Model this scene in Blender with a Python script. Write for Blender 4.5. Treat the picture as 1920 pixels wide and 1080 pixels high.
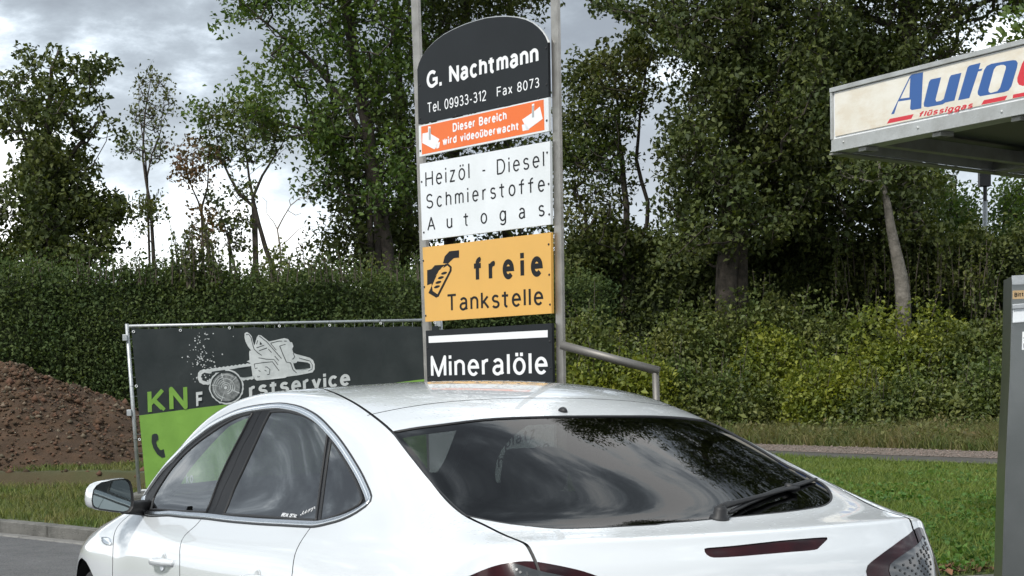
import bpy, bmesh, math, random, time
import numpy as np
from mathutils import Vector, Matrix, geometry as mgeo
T0 = time.time()
for o in list(bpy.data.objects): bpy.data.objects.remove(o)
scene = bpy.context.scene
COL = scene.collection

# ------------------------------------------------------------------ camera
CAM_H, PITCH, ROLL, FPX, CYP = 1.5244, -0.05983, -0.01853, 3500.0, 900.0
cd = bpy.data.cameras.new('camera'); cam = bpy.data.objects.new('camera', cd); COL.objects.link(cam)
_c, _s = math.cos(PITCH), math.sin(PITCH)
FW = Vector((0, _c, _s)); _up = Vector((0, -_s, _c)); _rt = Vector((1, 0, 0))
RT = math.cos(ROLL) * _rt + math.sin(ROLL) * _up
UP = -math.sin(ROLL) * _rt + math.cos(ROLL) * _up
M = Matrix((RT, UP, -FW)).transposed().to_4x4(); M.translation = (0, 0, CAM_H)
cam.matrix_world = M
cd.sensor_width = 36; cd.lens = FPX / 1920 * 36; cd.shift_y = (CYP - 540) / 1920
cd.clip_start = .1; cd.clip_end = 6000
scene.camera = cam
scene.render.resolution_x, scene.render.resolution_y = 1024, 576

# ------------------------------------------------------------------ light
SUN_EL, SUN_AZ = math.radians(48), math.radians(215)     # behind the camera and to its left, behind thin cloud
w = bpy.data.worlds.new('World'); scene.world = w; w.use_nodes = True
nt = w.node_tree; nt.nodes.clear()
def N(nt, t, **k):
    n = nt.nodes.new(t)
    for a, b in k.items():
        if a in n.inputs.keys() if isinstance(a, str) else False: n.inputs[a].default_value = b
        else: setattr(n, a, b)
    return n
out = N(nt, 'ShaderNodeOutputWorld')
sky = N(nt, 'ShaderNodeTexSky', sky_type='NISHITA', sun_disc=False)
sky.sun_elevation = SUN_EL; sky.sun_rotation = SUN_AZ; sky.dust_density = 2.0
bg = N(nt, 'ShaderNodeBackground'); bg.inputs['Strength'].default_value = .10
nt.links.new(sky.outputs[0], bg.inputs[0])
tc = N(nt, 'ShaderNodeTexCoord'); sep = N(nt, 'ShaderNodeSeparateXYZ'); nt.links.new(tc.outputs['Generated'], sep.inputs[0])
def mth(op, a, b=None, c=None):
    n = nt.nodes.new('ShaderNodeMath'); n.operation = op
    for i, x in enumerate((a, b, c)):
        if x is None: continue
        if isinstance(x, (int, float)): n.inputs[i].default_value = x
        else: nt.links.new(x, n.inputs[i])
    return n.outputs[0]
comb = N(nt, 'ShaderNodeCombineXYZ')
nt.links.new(sep.outputs[0], comb.inputs[0]); nt.links.new(sep.outputs[1], comb.inputs[1]); nt.links.new(mth('MULTIPLY', sep.outputs[2], 2.1), comb.inputs[2])
def noise(scale, detail, rough, loc, dist=0.0):
    mp = N(nt, 'ShaderNodeMapping'); mp.inputs['Location'].default_value = loc; nt.links.new(comb.outputs[0], mp.inputs[0])
    n = N(nt, 'ShaderNodeTexNoise'); n.inputs['Scale'].default_value = scale; n.inputs['Detail'].default_value = detail
    n.inputs['Roughness'].default_value = rough; n.inputs['Distortion'].default_value = dist
    nt.links.new(mp.outputs[0], n.inputs[0]); return n.outputs[0]
CLOUD_LOC = (1.3, 4.1, 0.0)
n1 = noise(2.6, 10, .58, CLOUD_LOC, .0)
n2 = noise(8.5, 9, .62, (7.7, 2.2, 3.0), .15)
mixv = mth('ADD', mth('MULTIPLY', n1, .62), mth('MULTIPLY', n2, .38))
_el = N(nt, 'ShaderNodeMapRange'); nt.links.new(sep.outputs[2], _el.inputs[0])      # the cloud deck thins out low down
_el.inputs['From Min'].default_value = .04; _el.inputs['From Max'].default_value = .20; _el.inputs['To Min'].default_value = -.055; _el.inputs['To Max'].default_value = .018
mixv = mth('ADD', mixv, _el.outputs[0])
_e2 = N(nt, 'ShaderNodeMapRange'); nt.links.new(sep.outputs[2], _e2.inputs[0]); _e2.inputs['From Min'].default_value = .2; _e2.inputs['From Max'].default_value = .6; _e2.inputs['To Min'].default_value = 0; _e2.inputs['To Max'].default_value = .025
mixv = mth('ADD', mixv, _e2.outputs[0])
ramp = N(nt, 'ShaderNodeValToRGB'); nt.links.new(mixv, ramp.inputs[0])
cr = ramp.color_ramp; cr.interpolation = 'B_SPLINE'
cr.elements[0].position = .435; cr.elements[0].color = (1.08, 1.10, 1.10, 1)
cr.elements[1].position = .60; cr.elements[1].color = (.19, .215, .25, 1)
e = cr.elements.new(.470); e.color = (.80, .86, .90, 1)
e = cr.elements.new(.493); e.color = (.46, .52, .58, 1)
e = cr.elements.new(.53); e.color = (.27, .31, .35, 1)
bgc = N(nt, 'ShaderNodeBackground'); bgc.inputs['Strength'].default_value = 1.32
hz = N(nt, 'ShaderNodeMapRange'); nt.links.new(sep.outputs[2], hz.inputs[0])
hz.inputs['From Min'].default_value = 0; hz.inputs['From Max'].default_value = .16; hz.inputs['To Min'].default_value = .45; hz.inputs['To Max'].default_value = 0
mx = N(nt, 'ShaderNodeMix'); mx.data_type = 'RGBA'; nt.links.new(hz.outputs[0], mx.inputs['Factor'])
nt.links.new(ramp.outputs[0], mx.inputs['A']); mx.inputs['B'].default_value = (.80, .86, .90, 1)
nt.links.new(mx.outputs['Result'], bgc.inputs[0])
msh = N(nt, 'ShaderNodeMixShader')
cov = N(nt, 'ShaderNodeMapRange'); nt.links.new(noise(.9, 6, .55, (3.1, 9.4, 1.0)), cov.inputs[0])
cov.inputs['From Min'].default_value = .30; cov.inputs['From Max'].default_value = .42; cov.inputs['To Min'].default_value = .85; cov.inputs['To Max'].default_value = 1
nt.links.new(cov.outputs[0], msh.inputs[0]); nt.links.new(bg.outputs[0], msh.inputs[1]); nt.links.new(bgc.outputs[0], msh.inputs[2])
nt.links.new(msh.outputs[0], out.inputs[0])
sd = bpy.data.lights.new('sun', 'SUN'); sd.energy = 2.5; sd.angle = math.radians(9); sd.color = (1, .97, .92)
so = bpy.data.objects.new('sun', sd); COL.objects.link(so)
sdir = Vector((math.sin(SUN_AZ) * math.cos(SUN_EL), math.cos(SUN_AZ) * math.cos(SUN_EL), math.sin(SUN_EL)))
so.rotation_euler = sdir.to_track_quat('Z', 'Y').to_euler(); so.location = (0, 0, 30)
scene.view_settings.view_transform = 'Standard'; scene.view_settings.look = 'None'
scene.view_settings.gamma = 1; scene.view_settings.exposure = 0.50
try: scene.view_settings.use_curve_mapping = False
except Exception: pass
scene.cycles.max_bounces = 8; scene.cycles.transparent_max_bounces = 16
scene.cycles.diffuse_bounces = 3; scene.cycles.glossy_bounces = 4

# ------------------------------------------------------------------ helpers
def ray(px, py):
    return FW + RT * ((px - 960) / FPX) - UP * ((py - CYP) / FPX)
CO = Vector((0, 0, CAM_H))
def wp(px, py, dist):
    "the place seen at a picture point, dist metres away along world Y"
    d = ray(px, py); return CO + d * (dist / d.y)
def gp(px, py, z=0.0):
    d = ray(px, py); return CO + d * ((z - CAM_H) / d.z)
def rng(s): return np.random.default_rng(s)

def setp(o, **k):
    for a, b in k.items():
        if b is not None: o[a] = b
    return o
def link(o, parent=None):
    COL.objects.link(o)
    if parent is not None: o.parent = parent
    return o
def empty(name, loc=(0, 0, 0), rz=0.0, **k):
    o = bpy.data.objects.new(name, None); o.location = loc; o.rotation_euler = (0, 0, rz); o.empty_display_size = .2
    COL.objects.link(o); return setp(o, **k)
def mesh_np(name, V, Fc, mat, parent=None, smooth=False, nrm=None, **k):
    """V (n,3), Fc list of faces or (m,3|4) int array"""
    me = bpy.data.meshes.new(name)
    V = np.asarray(V, np.float32)
    if isinstance(Fc, np.ndarray):
        m, q = Fc.shape
        me.vertices.add(len(V)); me.vertices.foreach_set('co', V.ravel())
        me.loops.add(m * q); me.loops.foreach_set('vertex_index', Fc.astype(np.int32).ravel())
        me.polygons.add(m); me.polygons.foreach_set('loop_start', np.arange(0, m * q, q, dtype=np.int32))
        me.polygons.foreach_set('loop_total', np.full(m, q, np.int32))
        me.update(calc_edges=True)
    else:
        me.from_pydata(V.tolist(), [], Fc); me.update()
    if smooth: me.polygons.foreach_set('use_smooth', np.ones(len(me.polygons), bool))
    if nrm is not None: me.normals_split_custom_set_from_vertices(np.asarray(nrm, float).tolist())
    if mat is not None:
        for m_ in (mat if isinstance(mat, (list, tuple)) else [mat]): me.materials.append(m_)
    o = bpy.data.objects.new(name, me); link(o, parent); return setp(o, **k)
def bm_obj(name, bm, mat, parent=None, smooth=False, bevel=0, **k):
    if bevel:
        bmesh.ops.bevel(bm, geom=list(bm.edges), offset=bevel, segments=2, affect='EDGES', profile=.6)
    bmesh.ops.recalc_face_normals(bm, faces=bm.faces)
    me = bpy.data.meshes.new(name); bm.to_mesh(me); bm.free()
    if smooth: me.polygons.foreach_set('use_smooth', [True] * len(me.polygons))
    if mat is not None: me.materials.append(mat)
    o = bpy.data.objects.new(name, me); link(o, parent); return setp(o, **k)
def box_bm(bm, lo, hi, mat4=None):
    r = bmesh.ops.create_cube(bm, size=1)
    for v in r['verts']:
        v.co = Vector([(lo[i] + hi[i]) / 2 + v.co[i] * (hi[i] - lo[i]) for i in range(3)])
        if mat4 is not None: v.co = mat4 @ v.co
    return r['verts']
def box(name, lo, hi, mat, parent=None, bevel=0, mat4=None, **k):
    bm = bmesh.new(); box_bm(bm, lo, hi, mat4); return bm_obj(name, bm, mat, parent, bevel=bevel, **k)
def hexa(bm, c):
    "c: 8 points, bottom ring 0-3, top ring 4-7"
    v = [bm.verts.new(p) for p in c]
    for f in ((3, 2, 1, 0), (4, 5, 6, 7), (0, 1, 5, 4), (1, 2, 6, 5), (2, 3, 7, 6), (3, 0, 4, 7)): bm.faces.new([v[i] for i in f])
def tube_arr(P, R, sides=8, caps=True, twist=0.0):
    "tube through points P with radii R -> verts, quads"
    P = np.asarray(P, float); n = len(P); R = np.broadcast_to(np.asarray(R, float), (n,))
    Tn = np.gradient(P, axis=0); Tn /= np.linalg.norm(Tn, axis=1, keepdims=True) + 1e-9
    ref = np.array([0, 0, 1.]) if abs(Tn[0, 2]) < .9 else np.array([1., 0, 0])
    A = np.cross(Tn, ref); A /= np.linalg.norm(A, axis=1, keepdims=True) + 1e-9
    B = np.cross(Tn, A)
    th = np.arange(sides) / sides * 2 * np.pi + twist
    V = P[:, None] + R[:, None, None] * (A[:, None] * np.cos(th)[None, :, None] + B[:, None] * np.sin(th)[None, :, None])
    V = V.reshape(-1, 3)
    i = np.arange(n - 1)[:, None] * sides; j = np.arange(sides)[None]
    F = np.stack([i + j, i + (j + 1) % sides, i + sides + (j + 1) % sides, i + sides + j], -1).reshape(-1, 4)
    return V, F
class MB:
    "collects verts / faces of several pieces that belong to one part"
    def __init__(s): s.V = []; s.F = []; s.n = 0
    def add(s, V, F):
        V = np.asarray(V, float); F = [[int(i) + s.n for i in f] for f in F]
        s.V.append(V); s.F += F; s.n += len(V); return s
    def tube(s, P, R, sides=8, twist=0.0, caps=True):
        V, F = tube_arr(P, R, sides, twist=twist); F = [list(f) for f in F]
        if caps:
            F.append(list(range(sides))[::-1]); F.append(list(range(len(V) - sides, len(V))))
        return s.add(V, F)
    def box(s, lo, hi):
        x0, y0, z0 = lo; x1, y1, z1 = hi
        V = [(x0, y0, z0), (x1, y0, z0), (x1, y1, z0), (x0, y1, z0), (x0, y0, z1), (x1, y0, z1), (x1, y1, z1), (x0, y1, z1)]
        return s.add(V, [(3, 2, 1, 0), (4, 5, 6, 7), (0, 1, 5, 4), (1, 2, 6, 5), (2, 3, 7, 6), (3, 0, 4, 7)])
    def build(s, name, mat, parent=None, smooth=False, **k):
        return mesh_np(name, np.concatenate(s.V), s.F, mat, parent, smooth, **k)
def prism(name, pts2, fn, d0, d1, mat, parent=None, bevel=0, **k):
    "closed outline pts2 mapped by fn(a,b,d) to 3D, from depth d0 to d1"
    n = len(pts2); pts2 = [tuple(p) for p in pts2]
    V = [tuple(fn(a, b, d0)) for a, b in pts2] + [tuple(fn(a, b, d1)) for a, b in pts2]
    T3 = mgeo.tessellate_polygon([[Vector((a, b, 0)) for a, b in pts2]]); bm = bmesh.new(); vs = [bm.verts.new(v) for v in V]
    for t_ in T3:
        bm.faces.new([vs[i] for i in t_]); bm.faces.new([vs[i + n] for i in t_[::-1]])
    for i in range(n): bm.faces.new([vs[i], vs[i + n], vs[(i + 1) % n + n], vs[(i + 1) % n]])
    return bm_obj(name, bm, mat, parent, bevel=bevel, **k)

# ------------------------------------------------------------------ materials
MATS = {}
def mat(name, color, rough=.6, metal=0.0, spec=.5, coat=0.0, coat_rough=.03, var=0.0, vscale=3.0, bump=0.0, bscale=30.0, color2=None, transl=0.0, island=0.0, emit=None):
    if name in MATS: return MATS[name]
    m = bpy.data.materials.new(name); m.use_nodes = True; t = m.node_tree; b = t.nodes['Principled BSDF']; MATS[name] = m
    b.inputs['Roughness'].default_value = rough; b.inputs['Metallic'].default_value = metal
    b.inputs['Specular IOR Level'].default_value = spec
    b.inputs['Coat Weight'].default_value = coat; b.inputs['Coat Roughness'].default_value = coat_rough
    c = (*color, 1); b.inputs['Base Color'].default_value = c
    src = None
    if color2 is not None or var:
        c2 = (*(color2 or [x * (1 - var) for x in color]), 1)
        mixn = t.nodes.new('ShaderNodeMix'); mixn.data_type = 'RGBA'; mixn.inputs['A'].default_value = c; mixn.inputs['B'].default_value = c2
        tcn = t.nodes.new('ShaderNodeTexCoord')
        no = t.nodes.new('ShaderNodeTexNoise'); no.inputs['Scale'].default_value = vscale; no.inputs['Detail'].default_value = 6; no.inputs['Roughness'].default_value = .6
        t.links.new(tcn.outputs['Object'], no.inputs['Vector'])
        mr = t.nodes.new('ShaderNodeMapRange'); mr.inputs['From Min'].default_value = .35; mr.inputs['From Max'].default_value = .65
        t.links.new(no.outputs[0], mr.inputs[0]); t.links.new(mr.outputs[0], mixn.inputs['Factor'])
        src = mixn.outputs['Result']; t.links.new(src, b.inputs['Base Color'])
    if island:
        ge = t.nodes.new('ShaderNodeNewGeometry'); hs = t.nodes.new('ShaderNodeHueSaturation')
        if src is not None: t.links.new(src, hs.inputs['Color'])
        else: hs.inputs['Color'].default_value = c
        mr = t.nodes.new('ShaderNodeMapRange'); t.links.new(ge.outputs['Random Per Island'], mr.inputs[0])
        mr.inputs['To Min'].default_value = 1 - island; mr.inputs['To Max'].default_value = 1 + island
        t.links.new(mr.outputs[0], hs.inputs['Value'])
        mr2 = t.nodes.new('ShaderNodeMapRange'); t.links.new(ge.outputs['Random Per Island'], mr2.inputs[0])
        mr2.inputs['To Min'].default_value = .515; mr2.inputs['To Max'].default_value = .48
        t.links.new(mr2.outputs[0], hs.inputs['Hue'])
        src = hs.outputs[0]; t.links.new(src, b.inputs['Base Color'])
    if bump:
        tcn = t.nodes.new('ShaderNodeTexCoord'); no = t.nodes.new('ShaderNodeTexNoise'); no.inputs['Scale'].default_value = bscale; no.inputs['Detail'].default_value = 5
        t.links.new(tcn.outputs['Object'], no.inputs['Vector'])
        bu = t.nodes.new('ShaderNodeBump'); bu.inputs['Strength'].default_value = bump; bu.inputs['Distance'].default_value = .02
        t.links.new(no.outputs[0], bu.inputs['Height']); t.links.new(bu.outputs[0], b.inputs['Normal'])
    if transl:
        tr = t.nodes.new('ShaderNodeBsdfTranslucent'); ms = t.nodes.new('ShaderNodeMixShader'); ms.inputs[0].default_value = transl
        if src is not None:
            g = t.nodes.new('ShaderNodeMix'); g.data_type = 'RGBA'; g.blend_type = 'MULTIPLY'; g.inputs['Factor'].default_value = 1
            t.links.new(src, g.inputs['A']); g.inputs['B'].default_value = (1.5, 1.5, .7, 1); t.links.new(g.outputs['Result'], tr.inputs[0])
        else: tr.inputs[0].default_value = c
        t.links.new(b.outputs[0], ms.inputs[1]); t.links.new(tr.outputs[0], ms.inputs[2])
        t.links.new(ms.outputs[0], t.nodes['Material Output'].inputs['Surface'])
    return m
def glass_mat(name, tint, ior=1.6, rough=0.0):
    m = bpy.data.materials.new(name); m.use_nodes = True; t = m.node_tree; t.nodes.clear()
    o = t.nodes.new('ShaderNodeOutputMaterial'); tr = t.nodes.new('ShaderNodeBsdfTransparent'); tr.inputs[0].default_value = (*tint, 1)
    gl = t.nodes.new('ShaderNodeBsdfGlossy'); gl.inputs['Roughness'].default_value = rough
    fr = t.nodes.new('ShaderNodeFresnel'); fr.inputs['IOR'].default_value = ior; ms = t.nodes.new('ShaderNodeMixShader')
    ge = t.nodes.new('ShaderNodeNewGeometry')      # a thin pane: the same fresnel from both sides
    t.links.new(fr.outputs[0], ms.inputs[0]); t.links.new(tr.outputs[0], ms.inputs[1]); t.links.new(gl.outputs[0], ms.inputs[2])
    iorv = t.nodes.new('ShaderNodeMix'); iorv.data_type = 'FLOAT'; iorv.inputs[2].default_value = ior; iorv.inputs[3].default_value = 1 / ior
    t.links.new(ge.outputs['Backfacing'], iorv.inputs[0]); t.links.new(iorv.outputs[0], fr.inputs['IOR'])
    t.links.new(ms.outputs[0], o.inputs[0]); MATS[name] = m
    return m

# ================================================================== THE GROUND
KERB = np.array([(-14.0, 28.0), (-9.0, 22.6), (-5.0, 18.3), (-3.98, 17.2), (-2.3, 15.45), (-.7, 13.75), (.4, 12.55), (1.6, 11.9), (3.0, 11.85), (5.2, 13.2), (9.0, 16.5), (16., 22.)])
def resample(P, step):
    P = np.asarray(P, float); d = np.r_[0, np.cumsum(np.linalg.norm(np.diff(P, axis=0), axis=1))]
    n = max(2, int(round(d[-1] / step)) + 1); t = np.linspace(0, d[-1], n)
    return np.stack([np.interp(t, d, P[:, i]) for i in range(P.shape[1])], -1)
def smooth_poly(P, it=3):
    P = np.asarray(P, float)
    for _ in range(it):
        Q = [P[0]]
        for a, b in zip(P[:-1], P[1:]): Q += [a * .75 + b * .25, a * .25 + b * .75]
        P = np.array(Q + [P[-1]])
    return P
KS = resample(smooth_poly(KERB), .25)
def hnoise(x, y, seed=0, oct=4, base=1.0):
    "cheap smooth value noise"
    r = rng(seed); T = r.random((64, 64)); out_ = np.zeros(np.shape(x)); a = .5; f = base
    for k in range(oct):
        u = np.asarray(x) * f + 13.7 * k; v = np.asarray(y) * f + 7.3 * k; i = np.floor(u).astype(int); j = np.floor(v).astype(int)
        p = u - i; q = v - j; p = p * p * (3 - 2 * p); q = q * q * (3 - 2 * q)
        g = lambda a_, b_: T[a_ % 64, b_ % 64]
        out_ += a * ((g(i, j) * (1 - p) + g(i + 1, j) * p) * (1 - q) + (g(i, j + 1) * (1 - p) + g(i + 1, j + 1) * p) * q); a *= .5; f *= 2.03
    return out_
def kerb_y(x): return np.interp(x, KS[:, 0], KS[:, 1])
def beyond(x, y): return np.asarray(y) - kerb_y(x)      # > 0 on the grass side
TR_A, TR_B = np.array([-10.5, 26.9]), np.array([-4.0, 25.3])   # trench run
def seg_d(x, y, A, B):
    d = B - A; t = np.clip(((x - A[0]) * d[0] + (y - A[1]) * d[1]) / (d @ d), 0, 1)
    return np.hypot(x - A[0] - t * d[0], y - A[1] - t * d[1])
def ground_h(x, y):
    x = np.asarray(x, float); y = np.asarray(y, float)
    h = .105 + .05 * (hnoise(x, y, 1, 3, .7) - .45)
    h = np.where(beyond(x, y) < .13, -.03, h)
    d = seg_d(x, y, TR_A, TR_B) + .35 * (hnoise(x, y, 4, 3, 2.2) - .45)
    h = h - .62 * np.clip(1.25 - d / 1.45, 0, 1) ** .6 * (d < 1.81)
    bank = np.clip((y - 40) / 8, 0, 1) * .8
    return h + bank + (hnoise(x, y, 5, 3, 3.0) - .45) * .03 * (beyond(x, y) > .2)
m_ground = mat('ground_grass', (.045, .075, .018), rough=1, color2=(.085, .085, .028), vscale=1.6, bump=.6, bscale=60)
# soil shows round the trench
t = m_ground.node_tree; b = t.nodes['Principled BSDF']; srcl = b.inputs['Base Color'].links[0].from_socket
at_ = t.nodes.new('ShaderNodeAttribute'); at_.attribute_name = 'soil'
mxs = t.nodes.new('ShaderNodeMix'); mxs.data_type = 'RGBA'; t.links.new(at_.outputs['Fac'], mxs.inputs['Factor']); t.links.new(srcl, mxs.inputs['A'])
mxs.inputs['B'].default_value = (.048, .031, .016, 1); t.links.new(mxs.outputs['Result'], b.inputs['Base Color'])
gx = np.r_[-3000, -800, -250, -90, -40, -20, np.arange(-14, 14.01, .13), 20, 40, 90, 250, 800, 3000]
gy = np.r_[-600, -200, -60, -20, 0, 8, np.arange(12, 44.01, .13), 48, 56, 80, 140, 300, 900, 4000]
XX, YY = np.meshgrid(gx, gy, indexing='ij'); HH = ground_h(XX, YY)
HH = np.where((beyond(XX, YY) < .13) & (YY < 22), -.03, HH)
V = np.stack([XX, YY, HH], -1).reshape(-1, 3); i = np.arange(len(gx) - 1)[:, None] * len(gy); j = np.arange(len(gy) - 1)[None]
Fg = np.stack([i + j, i + len(gy) + j, i + len(gy) + j + 1, i + j + 1], -1).reshape(-1, 4)
go = mesh_np('ground', V, Fg, m_ground, smooth=True, kind='structure')
soil = np.clip(2.4 - seg_d(V[:, 0], V[:, 1], TR_A, TR_B) / 1.0, 0, 1) + np.clip(1.6 - np.hypot(V[:, 0] + 8.9, (V[:, 1] - 32)) / 3.0, 0, 1)
atr = go.data.attributes.new('soil', 'FLOAT', 'POINT'); atr.data.foreach_set('value', np.clip(soil, 0, 1).astype(np.float32))

# asphalt forecourt
m_asph = mat('asphalt', (.115, .118, .122), rough=.9, color2=(.082, .085, .088), vscale=2.2, bump=.8, bscale=220)
t = m_asph.node_tree; b = t.nodes['Principled BSDF']; srcl = b.inputs['Base Color'].links[0].from_socket
vo = t.nodes.new('ShaderNodeTexVoronoi'); vo.inputs['Scale'].default_value = 95; tcn = t.nodes.new('ShaderNodeTexCoord'); t.links.new(tcn.outputs['Object'], vo.inputs['Vector'])
mm = t.nodes.new('ShaderNodeMix'); mm.data_type = 'RGBA'; mm.blend_type = 'OVERLAY'; mm.inputs['Factor'].default_value = .55
t.links.new(srcl, mm.inputs['A']); t.links.new(vo.outputs['Color'], mm.inputs['B'])
bw = t.nodes.new('ShaderNodeHueSaturation'); bw.inputs['Saturation'].default_value = .12; t.links.new(mm.outputs['Result'], bw.inputs['Color']); t.links.new(bw.outputs[0], b.inputs['Base Color'])
kn = np.gradient(KS, axis=0); kn /= np.linalg.norm(kn, axis=1, keepdims=True); kn = np.stack([kn[:, 1], -kn[:, 0]], -1)   # towards the forecourt
edge = KS + kn * .02
V = np.array([(x, y, 0) for x, y in edge] + [(x, -40, 0) for x, y in edge]); n = len(edge)
mesh_np('asphalt', V, np.array([[i, i + n, i + n + 1, i + 1] for i in range(n - 1)]), m_asph, kind='structure')
# kerb stones and the gutter course in front of them, one stone each
m_kerb = mat('kerb_concrete', (.17, .165, .15), rough=.95, color2=(.10, .098, .088), vscale=6, bump=.7, bscale=80)
m_gut = mat('gutter_concrete', (.215, .21, .195), rough=.95, color2=(.16, .155, .145), vscale=5, bump=.5, bscale=90)
kerb = empty('kerb', kind='structure'); gutter = empty('gutter', kind='structure')
def stones(root, name, step, off0, off1, z0, z1, m, gap, rnd, seed):
    P = resample(KS, step); r = rng(seed); tmpl = []
    for v in range(5):
        bm = bmesh.new(); L = step - gap
        vs = box_bm(bm, (-L / 2, off0, z0), (L / 2, off1, z1))
        bmesh.ops.bevel(bm, geom=list(bm.edges), offset=.012, segments=1, affect='EDGES')
        for q in bm.verts: q.co += Vector(r.uniform(-1, 1, 3) * rnd)
        me = bpy.data.meshes.new(name); bm.to_mesh(me); bm.free(); me.materials.append(m); tmpl.append(me)
    for k in range(len(P) - 1):
        a, b_ = P[k], P[k + 1]; c = (a + b_) / 2; d = b_ - a
        o = bpy.data.objects.new(name, tmpl[k % 5]); COL.objects.link(o); o.parent = root
        o.location = (c[0], c[1], r.uniform(-.004, .004)); o.rotation_euler = (0, 0, math.atan2(d[1], d[0]) + r.uniform(-.006, .006))
stones(kerb, 'kerb_stone', 1.0, -.02, .13, -.15, .118, m_kerb, .012, .003, 3)
stones(gutter, 'gutter_stone', .33, -.20, -.028, -.05, .008, m_gut, .010, .002, 4)
# the gravel path beyond the lawn, with its tarred near half
m_grav = mat('gravel', (.20, .16, .135), rough=1, color2=(.13, .105, .085), vscale=9, bump=1, bscale=70)
m_tar = mat('old_tar', (.085, .08, .072), rough=1, color2=(.055, .055, .045), vscale=5, bump=.8, bscale=70)
PA = smooth_poly([(2.2, 34.8), (4.6, 31.4), (7.1, 27.9), (12.5, 21.0), (22, 9)], 2); PA = resample(PA, .4)
def strip(name, P, a, b_, z, m, seed, **k):
    d = np.gradient(P, axis=0); d /= np.linalg.norm(d, axis=1, keepdims=True); nn = np.stack([d[:, 1], -d[:, 0]], -1)
    r = rng(seed); j1 = r.uniform(-.06, .06, len(P))[:, None]; j2 = r.uniform(-.06, .06, len(P))[:, None]
    A, B = P + nn * (a + j1), P + nn * (b_ + j2); V = np.concatenate([np.c_[A, np.full(len(P), z)], np.c_[B, np.full(len(P), z)]])
    n = len(P); return mesh_np(name, V, np.array([[i, i + 1, i + n + 1, i + n] for i in range(n - 1)]), m, **k)
strip('gravel_path', PA, 0, 1.55, .150, m_grav, 1, kind='structure')
strip('path', PA, 1.50, 2.65, .145, m_tar, 2, kind='structure')
PATH = PA
def path_d(x, y):
    d = np.full(np.shape(x), 1e9)
    for k in range(0, len(PATH) - 1, 2):
        d = np.minimum(d, np.hypot(x - PATH[k, 0], y - PATH[k, 1]))
    return d
# loose stones on the gravel
def pebbles(name, P, S, m, parent=None, seed=0, **k):
    r = rng(seed); n = len(P)
    base = np.array([(1, 0, 0), (0, 1, 0), (-1, 0, 0), (0, -1, 0), (0, 0, 1), (0, 0, -1)], float); Fb = np.array([(0, 1, 4), (1, 2, 4), (2, 3, 4), (3, 0, 4), (1, 0, 5), (2, 1, 5), (3, 2, 5), (0, 3, 5)])
    V = base[None] * r.uniform(.6, 1.4, (n, 6, 1)) * np.asarray(S)[:, None, None] * np.array([1, 1, .7])
    a = r.uniform(0, 6.28, n); ca, sa = np.cos(a)[:, None], np.sin(a)[:, None]
    V = np.stack([V[..., 0] * ca - V[..., 1] * sa, V[..., 0] * sa + V[..., 1] * ca, V[..., 2]], -1) + np.asarray(P)[:, None]
    F = (Fb[None] + np.arange(n)[:, None, None] * 6).reshape(-1, 3)
    return mesh_np(name, V.reshape(-1, 3), F, m, parent, **k)
r = rng(9)
k = r.integers(0, len(PATH) - 1, 5000); dd = np.gradient(PATH, axis=0); dd /= np.linalg.norm(dd, axis=1, keepdims=True)
nn = np.stack([dd[:, 1], -dd[:, 0]], -1); q = PATH[k] + nn[k] * r.uniform(-.05, 1.6, 5000)[:, None] + dd[k] * r.uniform(-.2, .2, 5000)[:, None]
m_peb = mat('path_pebble', (.185, .15, .125), rough=1, island=.4)
pebbles('path_gravel', np.c_[q, np.full(5000, .155)], r.uniform(.008, .022, 5000), m_peb, seed=3, kind='stuff', label='pale gravel stones strewn along the path by the lawn', category='gravel')

# grass blades
def blades(name, n, box_, keep, h0, h1, wid, m, seed, lean=.5, **k):
    r = rng(seed); x = r.uniform(box_[0], box_[1], n); y = r.uniform(box_[2], box_[3], n)
    kk = keep(x, y, r); x = x[kk]; y = y[kk]; n = len(x); z = ground_h(x, y) - .01
    h = r.uniform(h0, h1, n) * (.6 + .8 * hnoise(x, y, seed + 5, 3, 1.3)); a = r.uniform(0, 6.28, n); l = r.uniform(.1, lean, n) * h; a2 = r.uniform(0, 6.28, n)
    w_ = wid * r.uniform(.6, 1.3, n) * (y / 20) ** .5
    B = np.stack([x, y, z], -1); D = np.stack([np.cos(a) * w_, np.sin(a) * w_, 0 * x], -1); Tp = B + np.stack([np.cos(a2) * l, np.sin(a2) * l, h], -1)
    Mid = B + np.stack([np.cos(a2) * l * .35, np.sin(a2) * l * .35, h * .6], -1)
    V = np.stack([B - D, B + D, Mid + D * .7, Mid - D * .7, Tp], 1).reshape(-1, 3)
    o = np.arange(n)[:, None] * 5
    F = np.concatenate([o + [0, 1, 2], o + [0, 2, 3], o + [3, 2, 4]])
    return mesh_np(name, V, F, m, kind='stuff', **k)
m_lawn = mat('lawn_blade', (.10, .165, .026), rough=.7, color2=(.145, .185, .042), vscale=1.5, transl=.35, island=.38)
m_dry = mat('verge_blade', (.085, .135, .030), rough=.8, color2=(.16, .15, .058), vscale=1.8, transl=.35, island=.45)
m_wild = mat('wild_grass', (.075, .115, .026), rough=.8, color2=(.17, .14, .062), vscale=2.4, transl=.35, island=.5)
def pside(x, y):   # true on the near (lawn) side of the path
    return (x - PATH[0, 0]) * (PATH[-1, 1] - PATH[0, 1]) - (y - PATH[0, 1]) * (PATH[-1, 0] - PATH[0, 0]) < 0
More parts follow.
